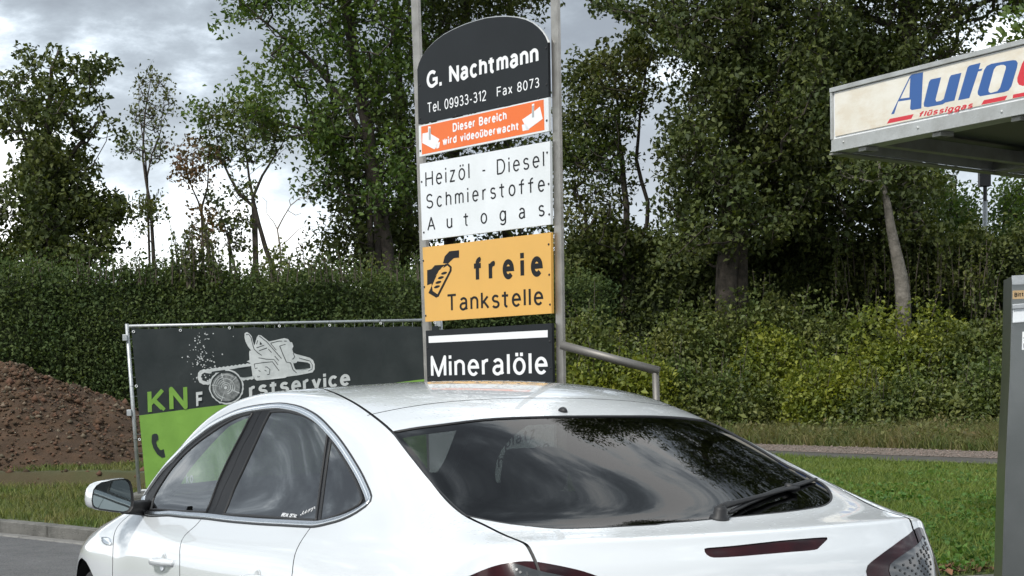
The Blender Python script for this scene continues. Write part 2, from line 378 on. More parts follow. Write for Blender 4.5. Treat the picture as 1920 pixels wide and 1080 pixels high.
def pdist(x, y):
    "signed distance from the path's far edge, negative towards the lawn"
    best = np.full(len(x), 1e9); sg = np.zeros(len(x))
    for k in range(0, len(PATH) - 1):
        a, b_ = PATH[k], PATH[k + 1]; d = b_ - a; tt = np.clip(((x - a[0]) * d[0] + (y - a[1]) * d[1]) / (d @ d), 0, 1)
        ex, ey = x - a[0] - tt * d[0], y - a[1] - tt * d[1]; q = np.hypot(ex, ey); s_ = (ey * d[0] - ex * d[1]) / np.linalg.norm(d)
        mk = q < best; best = np.where(mk, q, best); sg = np.where(mk, np.sign(s_), sg)
    return best * sg
blades('lawn_grass', 400000, (-3.0, 13.0, 11.6, 30), lambda x, y, r: (r.random(len(x)) < np.where((x < .8) | (x > y * .31), .38, 1.)) & (beyond(x, y) > .22) & (pdist(x, y) < -2.62 + r.uniform(-.1, .12, len(x))) & (r.random(len(x)) < np.clip(19 / y, 0, 1)), .05, .12, .0065, m_lawn, 11, lean=1.1,
       label='bright green mown lawn between the path and the kerb', category='lawn')
blades('verge_grass', 140000, (-14, -1.0, 15.5, 30.5), lambda x, y, r: (r.random(len(x)) < np.where(x < -.31 * y - .3, .35, 1.)) & (beyond(x, y) > .18) & (seg_d(x, y, TR_A, TR_B) + .35 * (hnoise(x, y, 4, 3, 2.2) - .45) > 2.1) & (np.hypot(x + 8.9, y - 32) > 3.7) & (r.random(len(x)) < np.where(y > 27, .8, 1.)), .05, .13, .0065, m_dry, 12, lean=1.1,
       label='patchy dry green grass behind the kerb at the left', category='grass')
blades('tall_grass', 150000, (-2, 17, 25, 40.5), lambda x, y, r: (r.random(len(x)) < np.where((x < y * .05) | (x > y * .31), .4, 1.)) & (pdist(x, y) > .1 + r.uniform(-.15, .1, len(x))) & (y > 27), .10, .40, .0065, m_wild, 13, lean=1.6,
       label='rough tall grass gone partly dry between the path and the bushes', category='grass')
# broad leaves of clover and plantain in the lawn
def leaves(name, C, size, m, parent=None, seed=0, up=.5, flat=1.0, fold=.25, wid=.62, **k):
    r = rng(seed); n = len(C); C = np.asarray(C, float)
    d = r.normal(size=(n, 3)); d[:, 2] -= .25; d /= np.linalg.norm(d, axis=1, keepdims=True)
    nr = r.normal(size=(n, 3)); nr[:, 2] = np.abs(nr[:, 2]) + up; nr -= (nr * d).sum(1, keepdims=True) * d; nr /= np.linalg.norm(nr, axis=1, keepdims=True)
    s = np.cross(nr, d); L = (size * r.uniform(.6, 1.35, n))[:, None] if np.isscalar(size) else np.asarray(size)[:, None] * r.uniform(.7, 1.3, (n, 1))
    f = nr * L * fold * wid
    A = C - d * L * .5; B = C + d * L * .5; Lf = C + s * L * .5 * wid + f - d * L * .05; Rf = C - s * L * .5 * wid + f - d * L * .05
    V = np.stack([A, Lf, B, Rf], 1).reshape(-1, 3); o = np.arange(n)[:, None] * 4
    F = np.concatenate([o + [0, 1, 2], o + [0, 2, 3]])
    return mesh_np(name, V, F, m, parent, **k)
m_clover = mat('clover_leaf', (.07, .16, .028), rough=.7, transl=.3, island=.4)
r = rng(21); n = 42000; x = r.uniform(1.6, 8.5, n); y = r.uniform(11.8, 24, n)
kk = (beyond(x, y) > .25) & (pdist(x, y) < -2.8) & (hnoise(x, y, 77, 3, 1.4) > .40) & (x < y * .31) & (r.random(n) < np.clip(1.9 - y / 14, 0.15, 1)); x = x[kk]; y = y[kk]
leaves('clover', np.c_[x, y, ground_h(x, y) + r.uniform(.02, .07, len(x))], .045, m_clover, seed=22, up=2.0, wid=.9, kind='stuff', label='broad clover leaves in the mown lawn', category='clover')
r = rng(26); n = 30000; x = r.uniform(1.5, 13, n); y = r.uniform(27, 40.5, n); kk = (pdist(x, y) > .35) & (x < y * .31) & (hnoise(x, y, 78, 4, 1.1) > .46); x = x[kk]; y = y[kk]
leaves('weeds', np.c_[x, y, ground_h(x, y) + r.uniform(.03, .38, len(x)) * hnoise(x, y, 79, 3, .9) * 2], .085, mat('weed_leaf', (.065, .115, .026), rough=.7, color2=(.15, .12, .05), vscale=1.2, transl=.3, island=.5), seed=27, up=.6, wid=.55, kind='stuff', label='leafy weeds among the rough grass below the bushes', category='weeds')
# brown fallen leaves along the kerb by the lawn
m_fall = mat('fallen_leaf', (.17, .095, .045), rough=.9, color2=(.10, .06, .03), vscale=20, island=.5)
r = rng(23); n = 5000; P_ = KS[r.integers(len(KS) * 5 // 12, len(KS) * 9 // 10, n)] + r.normal(size=(n, 2)) * [.3, .22] + [0, .42]
leaves('fallen_leaves', np.c_[P_, np.where(beyond(P_[:, 0], P_[:, 1]) > .13, ground_h(P_[:, 0], P_[:, 1]) + .03, .02 + .0 * n)], .06, m_fall, seed=24, up=3, wid=.7, kind='stuff', label='brown fallen leaves gathered along the kerb by the lawn', category='leaves')

# ================================================================== SOIL HEAP
m_soil = mat('soil', (.066, .038, .020), rough=1, color2=(.040, .024, .013), vscale=2.6, bump=1, bscale=26)
heap = empty('soil_heap', (-8.9, 32, 0), label='heap of dug brown earth and stones left of the banner fence', category='soil heap')
rr = np.linspace(0, 1, 90)[:, None]; aa = np.linspace(0, 2 * np.pi, 220, endpoint=False)[None]
R_ = 4.0 * (1 + .10 * np.sin(aa * 2 + 1.0) + .05 * np.sin(aa * 5))
X_ = rr * R_ * np.cos(aa); Y_ = rr * R_ * np.sin(aa)
hh = 1.80 * np.clip(1 - (rr * 1.0), 0, 1) ** .92; hh = np.minimum(hh, 1.64 + .05 * np.sin(aa * 3))
hh = hh + (hnoise(X_ + 9, Y_ + 32, 31, 5, 1.6) - .47) * .35 * np.clip(hh * 2, 0, 1) + (hnoise(X_, Y_, 32, 4, 9) - .47) * .10
V = np.stack([X_, Y_, hh + .02 - .25 * (rr > .985)], -1).reshape(-1, 3)
i = np.arange(89)[:, None] * 220; j = np.arange(220)[None]
F = np.stack([i + j, i + 220 + j, i + 220 + (j + 1) % 220, i + (j + 1) % 220], -1).reshape(-1, 4)
mesh_np('soil', V, F, m_soil, heap, smooth=False)
VV = V.reshape(90, 220, 3)
r = rng(33); n = 14000; a_ = r.integers(2, 87, n); b_ = r.integers(0, 220, n); Pq = VV[a_, b_] + r.normal(size=(n, 3)) * [.04, .04, .01]
m_clod = mat('soil_clod', (.070, .041, .021), rough=1, island=.5)
pebbles('clods', Pq[:10500], r.gamma(2.0, .011, 10500) + .010, m_clod, heap, seed=34, kind='stuff')
m_stone = mat('heap_stone', (.115, .092, .060), rough=.95, island=.5)
Pb = Pq[10500:]; big = r.gamma(1.5, .010, len(Pb)) + .008
pebbles('stones', Pb, big, m_stone, heap, seed=35, kind='stuff')
# clods in and along the trench
r = rng(36); n = 3500; tt = r.random(n); P2 = TR_A + (TR_B - TR_A) * tt[:, None] + r.normal(size=(n, 2)) * [.3, .8]
pebbles('trench_soil', np.c_[P2, ground_h(P2[:, 0], P2[:, 1]) + .0], r.gamma(2, .014, n) + .01, m_clod, seed=37, kind='stuff', label='crumbled dark earth in the trench before the soil heap', category='soil')

# ================================================================== VEGETATION
m_bark = mat('bark', (.075, .062, .05), rough=1, color2=(.035, .03, .024), vscale=7, bump=1, bscale=22)
m_barkp = mat('pale_bark', (.20, .18, .155), rough=1, color2=(.10, .09, .075), vscale=6, bump=1, bscale=20)
m_twig = mat('twig', (.09, .075, .058), rough=1)
m_lo = mat('oak_leaf', (.042, .066, .013), rough=.7, color2=(.074, .092, .019), vscale=.55, transl=.24, island=.42)
m_ly = mat('light_leaf', (.060, .115, .020), rough=.6, color2=(.095, .145, .028), vscale=.5, transl=.34, island=.35)
m_lb = mat('turning_leaf', (.085, .075, .024), rough=.7, color2=(.12, .065, .028), vscale=.8, transl=.35, island=.45)
m_lm = mat('mixed_leaf', (.048, .090, .018), rough=.62, color2=(.090, .092, .024), vscale=.45, transl=.32, island=.42)
def inpoly(px, py, poly):
    poly = np.asarray(poly, float); x, y = np.asarray(px, float), np.asarray(py, float); c = np.zeros(x.shape, bool); n = len(poly)
    for i in range(n):
        x1, y1 = poly[i]; x2, y2 = poly[(i + 1) % n]
        if y1 == y2: continue
        m_ = ((y1 > y) != (y2 > y)) & (x < (x2 - x1) * (y - y1) / (y2 - y1) + x1); c ^= m_
    return c
def wpn(px, py, D):
    return np.array([tuple(wp(a, b, d)) for a, b, d in zip(px, py, D)])
def grow(name, dist, trunks, crowns, leafm, barkm=None, leaf=.11, seed=1, spread=2.2, tr=.16, **k):
    """a tree: trunks = lists of (px,py[,radius]) from the foot up; crowns = (outline, clusters, leaves per cluster, cluster radius);
    every leaf cluster is carried by a branch that grows from the nearest wood"""
    r = rng(seed); barkm = barkm or m_bark
    nodes = []; par = []; rad0 = []
    for tk in trunks:
        P = np.array([tuple(wp(p[0], p[1], dist + (p[3] if len(p) > 3 else 0))) for p in tk]); P = resample(P, .5); 
        z = P[:, 2]; prev = -1
        for q, p in enumerate(P):
            p = p + r.normal(size=3) * [.02, .04, 0] * (q > 0)
            nodes.append(p); par.append(prev); prev = len(nodes) - 1
        rad0.append((tk[0][2] if len(tk[0]) > 2 else tr))
    base = Vector(nodes[0]); base.z = float(ground_h(base.x, base.y)) - .05
    root = empty(name, base, **k)
    tr_idx = []; c = 0
    for tk_i, tk in enumerate(trunks): pass
    C = []; NL = []; CR = []
    for poly, m_, nl, cr in crowns:
        poly = np.asarray(poly, float); lo, hi = poly.min(0), poly.max(0); xs = []
        while len(xs) < m_:
            a = r.uniform(lo[0], hi[0], 400); b = r.uniform(lo[1], hi[1], 400); kk = inpoly(a, b, poly); xs += list(zip(a[kk], b[kk]))
        xs = np.array(xs[:m_]); dd = np.clip(r.normal(size=m_) * .45, -1, 1) * spread + dist
        C.append(wpn(xs[:, 0], xs[:, 1], dd)); NL += [nl] * m_; CR += [cr] * m_
    C = np.concatenate(C); NL = np.array(NL); CR = np.array(CR)
    # join clusters to the wood, nearest to the trunks first
    nod = np.array(nodes)
    def tdist(p): return np.sqrt(((nod - p) ** 2 * [1, .5, 1]).sum(1)).min()
    order = np.argsort([tdist(p) for p in C])
    A = np.zeros((len(nodes) + 3 * len(C), 3)); A[:len(nodes)] = nod; n = len(nodes); par = par + [0] * (3 * len(C)); PR = np.array(par)
    for idx in order:
        p = C[idx]; v = p - A[:n]; L = np.linalg.norm(v, axis=1)
        cost = L + np.where(v[:, 2] < L * .15, .9 * (L * .15 - v[:, 2]), 0)       # branches like to climb
        b = int(np.argmin(cost)); a = A[b]; prev = b; kmid = 2 if L[b] > .8 else 1
        for q in range(kmid):
            t_ = (q + 1) / (kmid + 1); m_ = a + (p - a) * t_; m_[2] -= L[b] * .10 * math.sin(t_ * math.pi) ; m_ += r.normal(size=3) * L[b] * .06
            A[n] = m_; PR[n] = prev; prev = n; n += 1
        A[n] = p; PR[n] = prev; n += 1
    A = A[:n]; PR = PR[:n]; load = np.ones(n) * .35
    for q in range(n - 1, -1, -1):
        if PR[q] >= 0: load[PR[q]] += load[q]
    nt_ = len(nodes); r_twig = .011 if leaf > .11 else .006; RAD = r_twig * load ** .42
    # trunks keep at least their seen girth, tapering upwards
    s0 = 0
    for ti, tk in enumerate(trunks):
        q = s0; ln = 1
        while q + ln < nt_ and PR[q + ln] == q + ln - 1: ln += 1
        tp = np.linspace(1, .42 if tk[-1][1] < 0 else .12, ln) * rad0[ti]; RAD[q:q + ln] = np.maximum(np.minimum(RAD[q:q + ln], tp * 1.25), tp); s0 = q + ln
    RAD[nt_:] = np.minimum(RAD[nt_:], .10)
    wood = MB(); s0 = 0; off = np.array(base)
    while s0 < nt_:
        ln = 1
        while s0 + ln < nt_ and PR[s0 + ln] == s0 + ln - 1: ln += 1
        P = A[s0:s0 + ln] - off; R = RAD[s0:s0 + ln].copy(); P = np.vstack([[P[0][0], P[0][1], 0], P]) if P[0][2] > .15 else P
        if len(P) > len(R): R = np.r_[R[0] * 1.15, R]
        wood.tube(P, R, 9); s0 += ln
    wood.build('trunk', barkm, root, smooth=True)
    sub_ = r.normal(size=(len(C), 4, 3)) * .55
    # branches: 4-sided tapered sticks, vectorised
    q = np.arange(nt_, n); P0 = A[PR[q]] - off; P1 = A[q] - off; R1 = RAD[q]; R0 = np.minimum(RAD[PR[q]], R1 * 1.7)
    d = P1 - P0; d /= np.linalg.norm(d, axis=1, keepdims=True) + 1e-9; u = np.cross(d, [.3, .5, .8]); u /= np.linalg.norm(u, axis=1, keepdims=True) + 1e-9; v_ = np.cross(d, u)
    ring = [(1, 0), (0, 1), (-1, 0), (0, -1)]
    V = np.stack([P0 + (u * a + v_ * b) * R0[:, None] for a, b in ring] + [P1 + (u * a + v_ * b) * R1[:, None] for a, b in ring], 1).reshape(-1, 3)
    o = np.arange(len(q))[:, None] * 8; F = np.concatenate([o + [a, (a + 1) % 4, 4 + (a + 1) % 4, 4 + a] for a in range(4)])
    mesh_np('branches', V, F, barkm if leaf > .09 else m_twig, root, smooth=True, kind='stuff')
    tw = np.repeat(C, 4, 0) - off; te = tw + sub_.reshape(-1, 3) * np.repeat(CR, 4)[:, None] * [1, 1, .72] * 1.25; u = np.cross(te - tw, [.3, .5, .8]); u /= np.linalg.norm(u, axis=1, keepdims=True) + 1e-9; u *= r_twig * .7
    V = np.stack([tw + u, tw - u, te], 1).reshape(-1, 3); mesh_np('twigs', V, np.arange(len(V)).reshape(-1, 3), barkm if leaf > .09 else m_twig, root, kind='stuff')
    # leaves: in each cluster they sit on the outside of small sprays
    idx = np.repeat(np.arange(len(C)), NL); ps = sub_[idx, r.integers(0, 4, len(idx))] + r.normal(size=(len(idx), 3)) * .42
    ps[:, 2] *= .72; nr_ = np.linalg.norm(ps, axis=1, keepdims=True); ps = ps / np.maximum(nr_, 1e-6) * np.minimum(nr_, 1.15 + .25 * r.random((len(ps), 1)))
    LC = C[idx] + ps * CR[idx][:, None] - off
    leaves('crown', LC, leaf, leafm, root, seed=seed + 1, kind='stuff')
    return root

# --- left: the big dark oak standing alone
grow('oak_tree', 46, [[(97, 520, .22), (95, 430), (100, 340), (88, 240), (95, 150), (110, 95)], [(99, 400, .12), (130, 300), (160, 250), (195, 215)], [(97, 370, .1), (60, 290), (30, 220), (10, 170)]],
     [([(0, 500), (35, 420), (30, 340), (55, 300), (65, 250), (110, 280), (150, 330), (185, 350), (210, 390), (215, 420), (175, 470), (165, 505)], 215, 52, .36),
      ([(30, 320), (45, 255), (130, 250), (165, 300), (150, 340)], 26, 44, .32), ([(170, 440), (225, 420), (235, 470), (190, 500)], 10, 40, .3),
      ([(-30, 200), (5, 125), (30, 135), (50, 90), (66, 100), (80, 140), (95, 95), (125, 90), (128, 130), (152, 98), (160, 115), (185, 105), (200, 118), (215, 120), (212, 140), (190, 155), (195, 175), (175, 205), (180, 225), (218, 230), (215, 255), (190, 255), (140, 265), (120, 240), (95, 220), (60, 260), (15, 250), (-20, 240)], 92, 44, .27),
      ([(215, 360), (228, 370), (230, 415), (210, 425)], 8, 36, .25)],
     m_lo, leaf=.145, seed=101, spread=2.6, label='big dark oak at the left behind the hedge, its open top of loose leaf tufts', category='tree')
grow('young_oak', 46, [[(-20, 540, .1), (-22, 300)]], [([(-60, 500), (-60, 330), (5, 335), (-8, 380), (8, 400), (-2, 450), (12, 500)], 60, 50, .4)], m_lo, leaf=.14, seed=103, label='tree cut by the left picture edge beside the big dark oak', category='tree')
# --- thin airy birch-like tree
grow('bare_tree', 44, [[(291, 540, .055), (285, 440), (277, 360), (272, 320), (270, 250), (276, 185), (287, 130)], [(275, 330, .018), (262, 220), (262, 150)], [(276, 330, .018), (300, 240), (312, 160)]],
     [([(225, 280), (240, 240), (262, 150), (280, 120), (300, 150), (320, 175), (325, 210), (320, 260), (298, 305), (270, 320), (240, 295)], 120, 6, .24),
      ([(258, 385), (285, 362), (305, 375), (305, 415), (280, 420), (268, 450)], 22, 22, .26), ([(225, 275), (240, 262), (245, 285), (228, 292)], 6, 14, .2)],
     m_lm, leaf=.10, seed=105, spread=1.6, label='thin nearly bare tree with fine twigs right of the big dark oak', category='tree')
# --- crooked saplings with brownish tufts
grow('sapling', 42, [[(397, 505, .036), (385, 440), (375, 385), (352, 330), (340, 300)], [(378, 390, .03), (395, 330), (380, 270)]],
     [([(320, 310), (325, 285), (350, 262), (390, 255), (415, 290), (405, 325), (382, 345), (352, 345)], 42, 15, .24), ([(362, 390), (395, 385), (402, 450), (385, 480), (368, 430)], 18, 18, .22)],
     m_lb, leaf=.105, seed=107, spread=1.3, label='crooked sapling with brownish leaf tufts, the left one of the pair', category='tree', group='saplings behind the hedge') 
grow('sapling', 42, [[(442, 510, .032), (432, 455), (420, 410), (398, 375)], [(430, 440, .03), (448, 395)]],
     [([(408, 395), (435, 385), (460, 400), (462, 450), (440, 480), (418, 450)], 30, 16, .22), ([(385, 365), (400, 355), (412, 375), (398, 390)], 8, 12, .2)],
     m_lo, leaf=.105, seed=108, spread=1.1, label='low sapling with green tufts left of the dark leaning tree', category='tree', group='saplings behind the hedge')
grow('slender_tree', 42, [[(512, 505, .065), (492, 440), (478, 395), (468, 340), (462, 290), (455, 240)], [(478, 390, .05), (440, 355), (415, 300), (405, 260)], [(474, 370, .04), (510, 300), (540, 250)]],
     [([(395, 300), (380, 240), (400, 205), (440, 190), (500, 200), (535, 235), (540, 275), (515, 305), (480, 320), (440, 315)], 105, 15, .27), ([(430, 340), (470, 350), (460, 385), (435, 370)], 14, 12, .25)],
     m_lm, leaf=.11, seed=109, spread=1.6, label='slender dark-stemmed leaning tree with a thin flat crown', category='tree')
# --- dead shrub
r = rng(110); dead = MB()
for (x0, y0, x1, y1, r_) in ((528, 510, 520, 430, .03), (520, 430, 545, 385, .02), (545, 385, 575, 372, .012), (545, 385, 552, 365, .01), (520, 430, 500, 400, .014), (528, 460, 560, 430, .014), (540, 395, 565, 400, .01), (575, 372, 600, 340, .008), (560, 430, 590, 425, .008), (500, 400, 492, 370, .008)):
    a, b_ = np.array(wp(x0, y0, 40.5)), np.array(wp(x1, y1, 40.5)); m_ = (a + b_) / 2 + r.normal(size=3) * .05; dead.tube([a, m_, b_], [r_, r_ * .8, r_ * .55], 5)
dead.build('dead_shrub', mat('dead_wood', (.22, .19, .16), rough=1), label='bare dead shrub of pale twigs before the tall trees', category='shrub')
# --- the tall trees left of the sign
grow('tall_maple', 43, [[(735, 530, .15), (722, 440), (705, 330), (690, 240), (665, 130), (650, 0), (640, -200), (650, -500), (660, -800)], [(705, 300, .08), (640, 180), (560, 90), (470, 20)], [(690, 260, .07), (600, 250), (520, 230), (430, 215)]],
     [([(370, 230), (400, 180), (450, 165), (500, 110), (510, 60), (430, 30), (400, 5), (380, -60), (420, -300), (600, -350), (790, -300), (790, 180), (700, 230), (640, 300), (560, 250), (480, 250), (400, 215)], 400, 52, .44),
      ([(575, 360), (560, 300), (600, 240), (700, 230), (780, 230), (780, 420), (700, 400), (640, 330), (600, 400)], 75, 36, .38),
      ([(440, -60), (440, -300), (480, -800), (620, -950), (760, -850), (800, -400), (790, -60)], 260, 70, .65), ([(355, 205), (372, 190), (395, 225), (375, 240)], 7, 20, .3)],
     m_ly, leaf=.13, seed=111, spread=3.0, label='tall light green tree left of the sign, crown running out of the picture', category='tree')
grow('tall_ash', 45, [[(693, 525, .10), (672, 430), (650, 330), (635, 250), (610, 120), (600, 0)], [(760, 530, .12), (765, 400), (752, 280), (745, 120), (740, 0), (740, -300)]],
     [([(590, 300), (610, 200), (700, 160), (800, 200), (790, 470), (740, 440), (690, 400), (640, 420), (600, 400), (585, 350)], 150, 40, .42), ([(620, 520), (600, 440), (640, 400), (790, 420), (790, 530)], 90, 46, .45)],
     m_lo, leaf=.13, seed=113, spread=2.6, label='pair of dark grey stems with dark leaves behind the light green tree', category='tree')
grow('dark_tree', 47, [[(840, 520, .16), (850, 300), (870, 100), (880, -100), (880, -500)], [(950, 520, .12), (950, 300), (955, 60), (960, -200)]],
     [([(760, 160), (760, -300), (1010, -300), (1020, -60), (1020, 10), (1000, 25), (920, 25), (860, 40), (830, 110), (800, 160)], 270, 55, .55), ([(790, 430), (800, 260), (860, 260), (1050, 250), (1050, 470), (900, 500)], 130, 40, .5),
      ([(760, -250), (760, -700), (880, -1000), (1000, -700), (1010, -250)], 130, 70, .7)],
     m_lo, leaf=.135, seed=115, spread=2.6, label='dark tree straight behind the sign board, leaves above its arched top', category='tree')
# --- right of the sign
grow('slim_oak', 42, [[(1170, 520, .09), (1175, 400), (1165, 300), (1160, 200), (1150, 120)], [(1185, 500, .06), (1215, 400), (1195, 300), (1200, 220), (1215, 90)], [(1120, 520, .06), (1100, 420), (1075, 330)]],
     [([(1050, 300), (1060, 160), (1095, 100), (1130, 110), (1180, 90), (1225, 120), (1235, 160), (1210, 210), (1180, 260), (1120, 300)], 130, 46, .34), ([(1050, 480), (1050, 300), (1120, 280), (1165, 260), (1185, 300), (1180, 370), (1170, 400), (1190, 490)], 110, 24, .32),
      ([(1175, 60), (1215, 55), (1235, 100), (1205, 130), (1180, 110)], 18, 44, .32)],
     m_lm, leaf=.12, seed=117, spread=1.8, label='loose leafed slim oak just right of the sign, sky showing through', category='tree')
grow('great_oak', 40, [[(1362, 545, .24), (1368, 430), (1385, 300), (1388, 180), (1395, 60), (1405, -100), (1400, -400), (1410, -800), (1420, -1200)], [(1390, 150, .09), (1300, 80), (1180, 30), (1110, 5)], [(1385, 300, .1), (1470, 200), (1520, 90)], [(1380, 330, .07), (1310, 270), (1260, 220)]],
     [([(1245, 480), (1250, 330), (1270, 260), (1265, 200), (1310, 140), (1350, 110), (1560, 90), (1560, 280), (1500, 400), (1440, 460), (1300, 480)], 420, 60, .46),
      ([(1200, 0), (1230, -60), (1500, -120), (1600, 60), (1560, 120), (1350, 130), (1300, 110), (1260, 120), (1270, 110), (1225, 60), (1200, 20)], 260, 60, .44),
      ([(1100, -5), (1130, -10), (1200, 25), (1215, 45), (1180, 30), (1110, 12)], 16, 30, .22),
      ([(1230, -80), (1180, -500), (1210, -1000), (1350, -1350), (1560, -1000), (1640, -500), (1600, -80)], 760, 80, .62)],
     m_lo, leaf=.125, seed=119, spread=2.8, label='great dark oak in the middle right with a straight black trunk', category='tree')
grow('old_oak', 42, [[(1715, 560, .28), (1705, 300), (1702, 180), (1700, 80), (1710, -100), (1720, -400), (1740, -900)], [(1700, 120, .10), (1800, 20), (1880, -10)], [(1700, 60, .1), (1600, 20), (1540, -40)], [(1705, 250, .09), (1600, 330), (1560, 300)]],
     [([(1440, 430), (1470, 250), (1520, 60), (1700, 60), (1740, 130), (1720, 200), (1700, 290), (1755, 340), (1755, 420), (1700, 450), (1560, 480)], 440, 60, .46),
      ([(1540, 110), (1540, -120), (1900, -150), (1960, 0), (1920, 10), (1860, 40), (1800, 70), (1770, 120), (1720, 110), (1640, 130)], 210, 54, .45),
      ([(1560, -120), (1560, -700), (1740, -1150), (1950, -800), (2050, -200), (1960, -50)], 560, 80, .65), ([(1760, 95), (1810, 95), (1800, 125), (1765, 120)], 10, 40, .3)],
     m_lo, leaf=.125, seed=121, spread=2.8, label='old oak behind the canopy sign with a thick black trunk', category='tree')
grow('leaning_tree', 37.5, [[(1694, 560, .155), (1688, 500), (1672, 430), (1658, 370), (1650, 320), (1645, 250)]],
     [([(1560, 330), (1580, 270), (1700, 300), (1760, 330), (1740, 360), (1640, 350)], 40, 40, .4)], m_lo, m_barkp, leaf=.12, seed=123, spread=1.2, label='tree with a pale grey leaning trunk below the canopy end', category='tree')
grow('yellow_maple', 52, [[(1790, 470, .1), (1790, 380), (1795, 330)], [(1880, 470, .1), (1885, 350)]],
     [([(1755, 470), (1745, 400), (1775, 365), (1815, 370), (1825, 410), (1830, 470)], 60, 50, .5), ([(1860, 470), (1865, 390), (1885, 350), (1930, 335), (1960, 470)], 70, 50, .5), ([(1740, 330), (1762, 300), (1775, 360), (1750, 390)], 16, 40, .4)],
     m_ly, leaf=.13, seed=125, label='pale yellow-green trees far behind the grey pole at the right', category='tree')
grow('overhanging_oak', 30, [[(2150, 600, .2), (2120, 200), (2060, 80), (1960, 40)]], [([(1860, 85), (1880, 55), (1920, 30), (1990, 10), (2100, 0), (2200, 100), (2100, 160), (1930, 95), (1890, 90)], 90, 46, .34)],
     m_ly, leaf=.13, seed=127, spread=1.2, label='light green branch tip over the canopy at the right picture edge', category='tree')

# --- hedges and bushes
m_hedge = mat('hedge_leaf', (.048, .084, .022), rough=.85, color2=(.074, .106, .030), vscale=.8, transl=.32, island=.32)
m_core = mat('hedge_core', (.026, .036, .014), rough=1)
def hedge(name, line, h, depth, n, leaf, m, seed, amp=.5, bumpf=.5, top=.35, **k):
    """a clipped or rambling hedge along line [(x,y)], h: heights along the line; leaves on an uneven face and top, closed dark backing sheet behind"""
    r = rng(seed); L = resample(line, .25); H = np.interp(np.linspace(0, 1, len(L)), np.linspace(0, 1, len(h)), h)
    root = empty(name, (L[len(L) // 2][0], L[len(L) // 2][1], 0), **k); off = np.array([L[len(L) // 2][0], L[len(L) // 2][1], 0])
    d = np.gradient(L, axis=0); d /= np.linalg.norm(d, axis=1, keepdims=True); nn = np.stack([d[:, 1], -d[:, 0]], -1)
    nn *= -np.sign((nn * L).sum(1)).mean()                                   # towards the camera
    def face(s, t_):      # s index 0..len-1 (float), t_ 0..1 up the face then 1..1.4 across the top
        i = np.clip(s.astype(int), 0, len(L) - 1); f = s - i; P = L[i] + (L[np.minimum(i + 1, len(L) - 1)] - L[i]) * f[:, None]; Hh = H[i]
        u = np.minimum(t_, 1); ov = np.clip(t_ - 1, 0, 1)
        bul = amp * (hnoise(s * .25 * bumpf, u * Hh * bumpf * 1.3, seed, 4, 1) - .45) * 2 + .35 * np.sin(u * 2.6) - .15
        tp = (hnoise(s * .25 * .9, s * 0, seed + 3, 4, 1) - .47) * top * 2
        z = u * (Hh + tp); P = P + nn[i] * (bul - ov * depth * 2.5)[:, None]
        return np.c_[P, z + .05]
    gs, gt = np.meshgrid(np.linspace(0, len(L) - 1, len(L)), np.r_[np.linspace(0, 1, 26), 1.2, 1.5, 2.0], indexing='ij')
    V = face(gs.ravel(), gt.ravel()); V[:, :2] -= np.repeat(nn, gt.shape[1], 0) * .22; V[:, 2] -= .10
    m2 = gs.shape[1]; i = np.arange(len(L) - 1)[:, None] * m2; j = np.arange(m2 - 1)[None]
    mesh_np('stems', V - off, np.stack([i + j, i + m2 + j, i + m2 + j + 1, i + j + 1], -1).reshape(-1, 4), m_core, root, smooth=True)  # closed dark backing sheet, darkens the gaps between leaves; no single stems
    s = r.uniform(0, len(L) - 1, n); t_ = np.where(r.random(n) < .84, r.random(n), 1 + r.random(n) * .5)
    P = face(s, t_) + r.normal(size=(n, 3)) * [.10, .12, .08]
    spr = (t_ > .97) & (r.random(n) < .5); P[spr, 2] += r.exponential(.12, spr.sum())
    leaves('foliage', P - off, leaf, m, root, seed=seed + 1, up=.25, kind='stuff')
    return root
def shoots(root_, spots, hgt, m, seed, leaf=.08, n=26):
    "upright leafy shoots that stick out of a hedge"
    r = rng(seed); st = MB(); LC = []
    off = np.array(root_.location)
    for (x, y, z) in spots:
        H = hgt * r.uniform(.6, 1.3); a = r.uniform(0, 6.28); l = r.uniform(.05, .25) * H; P = np.array([[x, y, z], [x + math.cos(a) * l * .4, y + math.sin(a) * l * .4, z + H * .6], [x + math.cos(a) * l, y + math.sin(a) * l, z + H]]) - off
        st.tube(P, [.012, .009, .004], 4, caps=False); t_ = r.random(n); q = np.stack([np.interp(t_, [0, .6, 1], P[:, c]) for c in range(3)], -1) + r.normal(size=(n, 3)) * .07 * (1.15 - t_)[:, None]; LC.append(q)
    st.build('shoots', m_twig, root_, kind='stuff'); leaves('shoot_leaves', np.concatenate(LC), leaf, m, root_, seed=seed + 1, kind='stuff')
g0 = lambda px, py, D: (wp(px, py, D).x, D)
hl = hedge('long_hedge', [(-17, 38.5), g0(0, 500, 37), g0(400, 500, 37), g0(820, 500, 38), g0(1010, 500, 38.6), g0(1140, 500, 39.2)], [3.7, 3.65, 3.55, 3.35, 3.3, 3.2], 1.2, 115000, .078, m_hedge, 201, amp=.42, top=.22,
      label='long dark green hedge behind the soil heap and the banner fence', category='hedge')
r = rng(205)
shoots(hl, [(*g0(r.uniform(305, 400), 0, 37.2 + r.uniform(-.4, .4)), 3.2) for _ in range(42)], 1.15, m_lm, 206, leaf=.085, n=34)
shoots(hl, [(*g0(r.uniform(-20, 800), 0, 37.2 + r.uniform(-.4, .4)), 3.3) for _ in range(120)], .5, m_hedge, 208, leaf=.08, n=18)
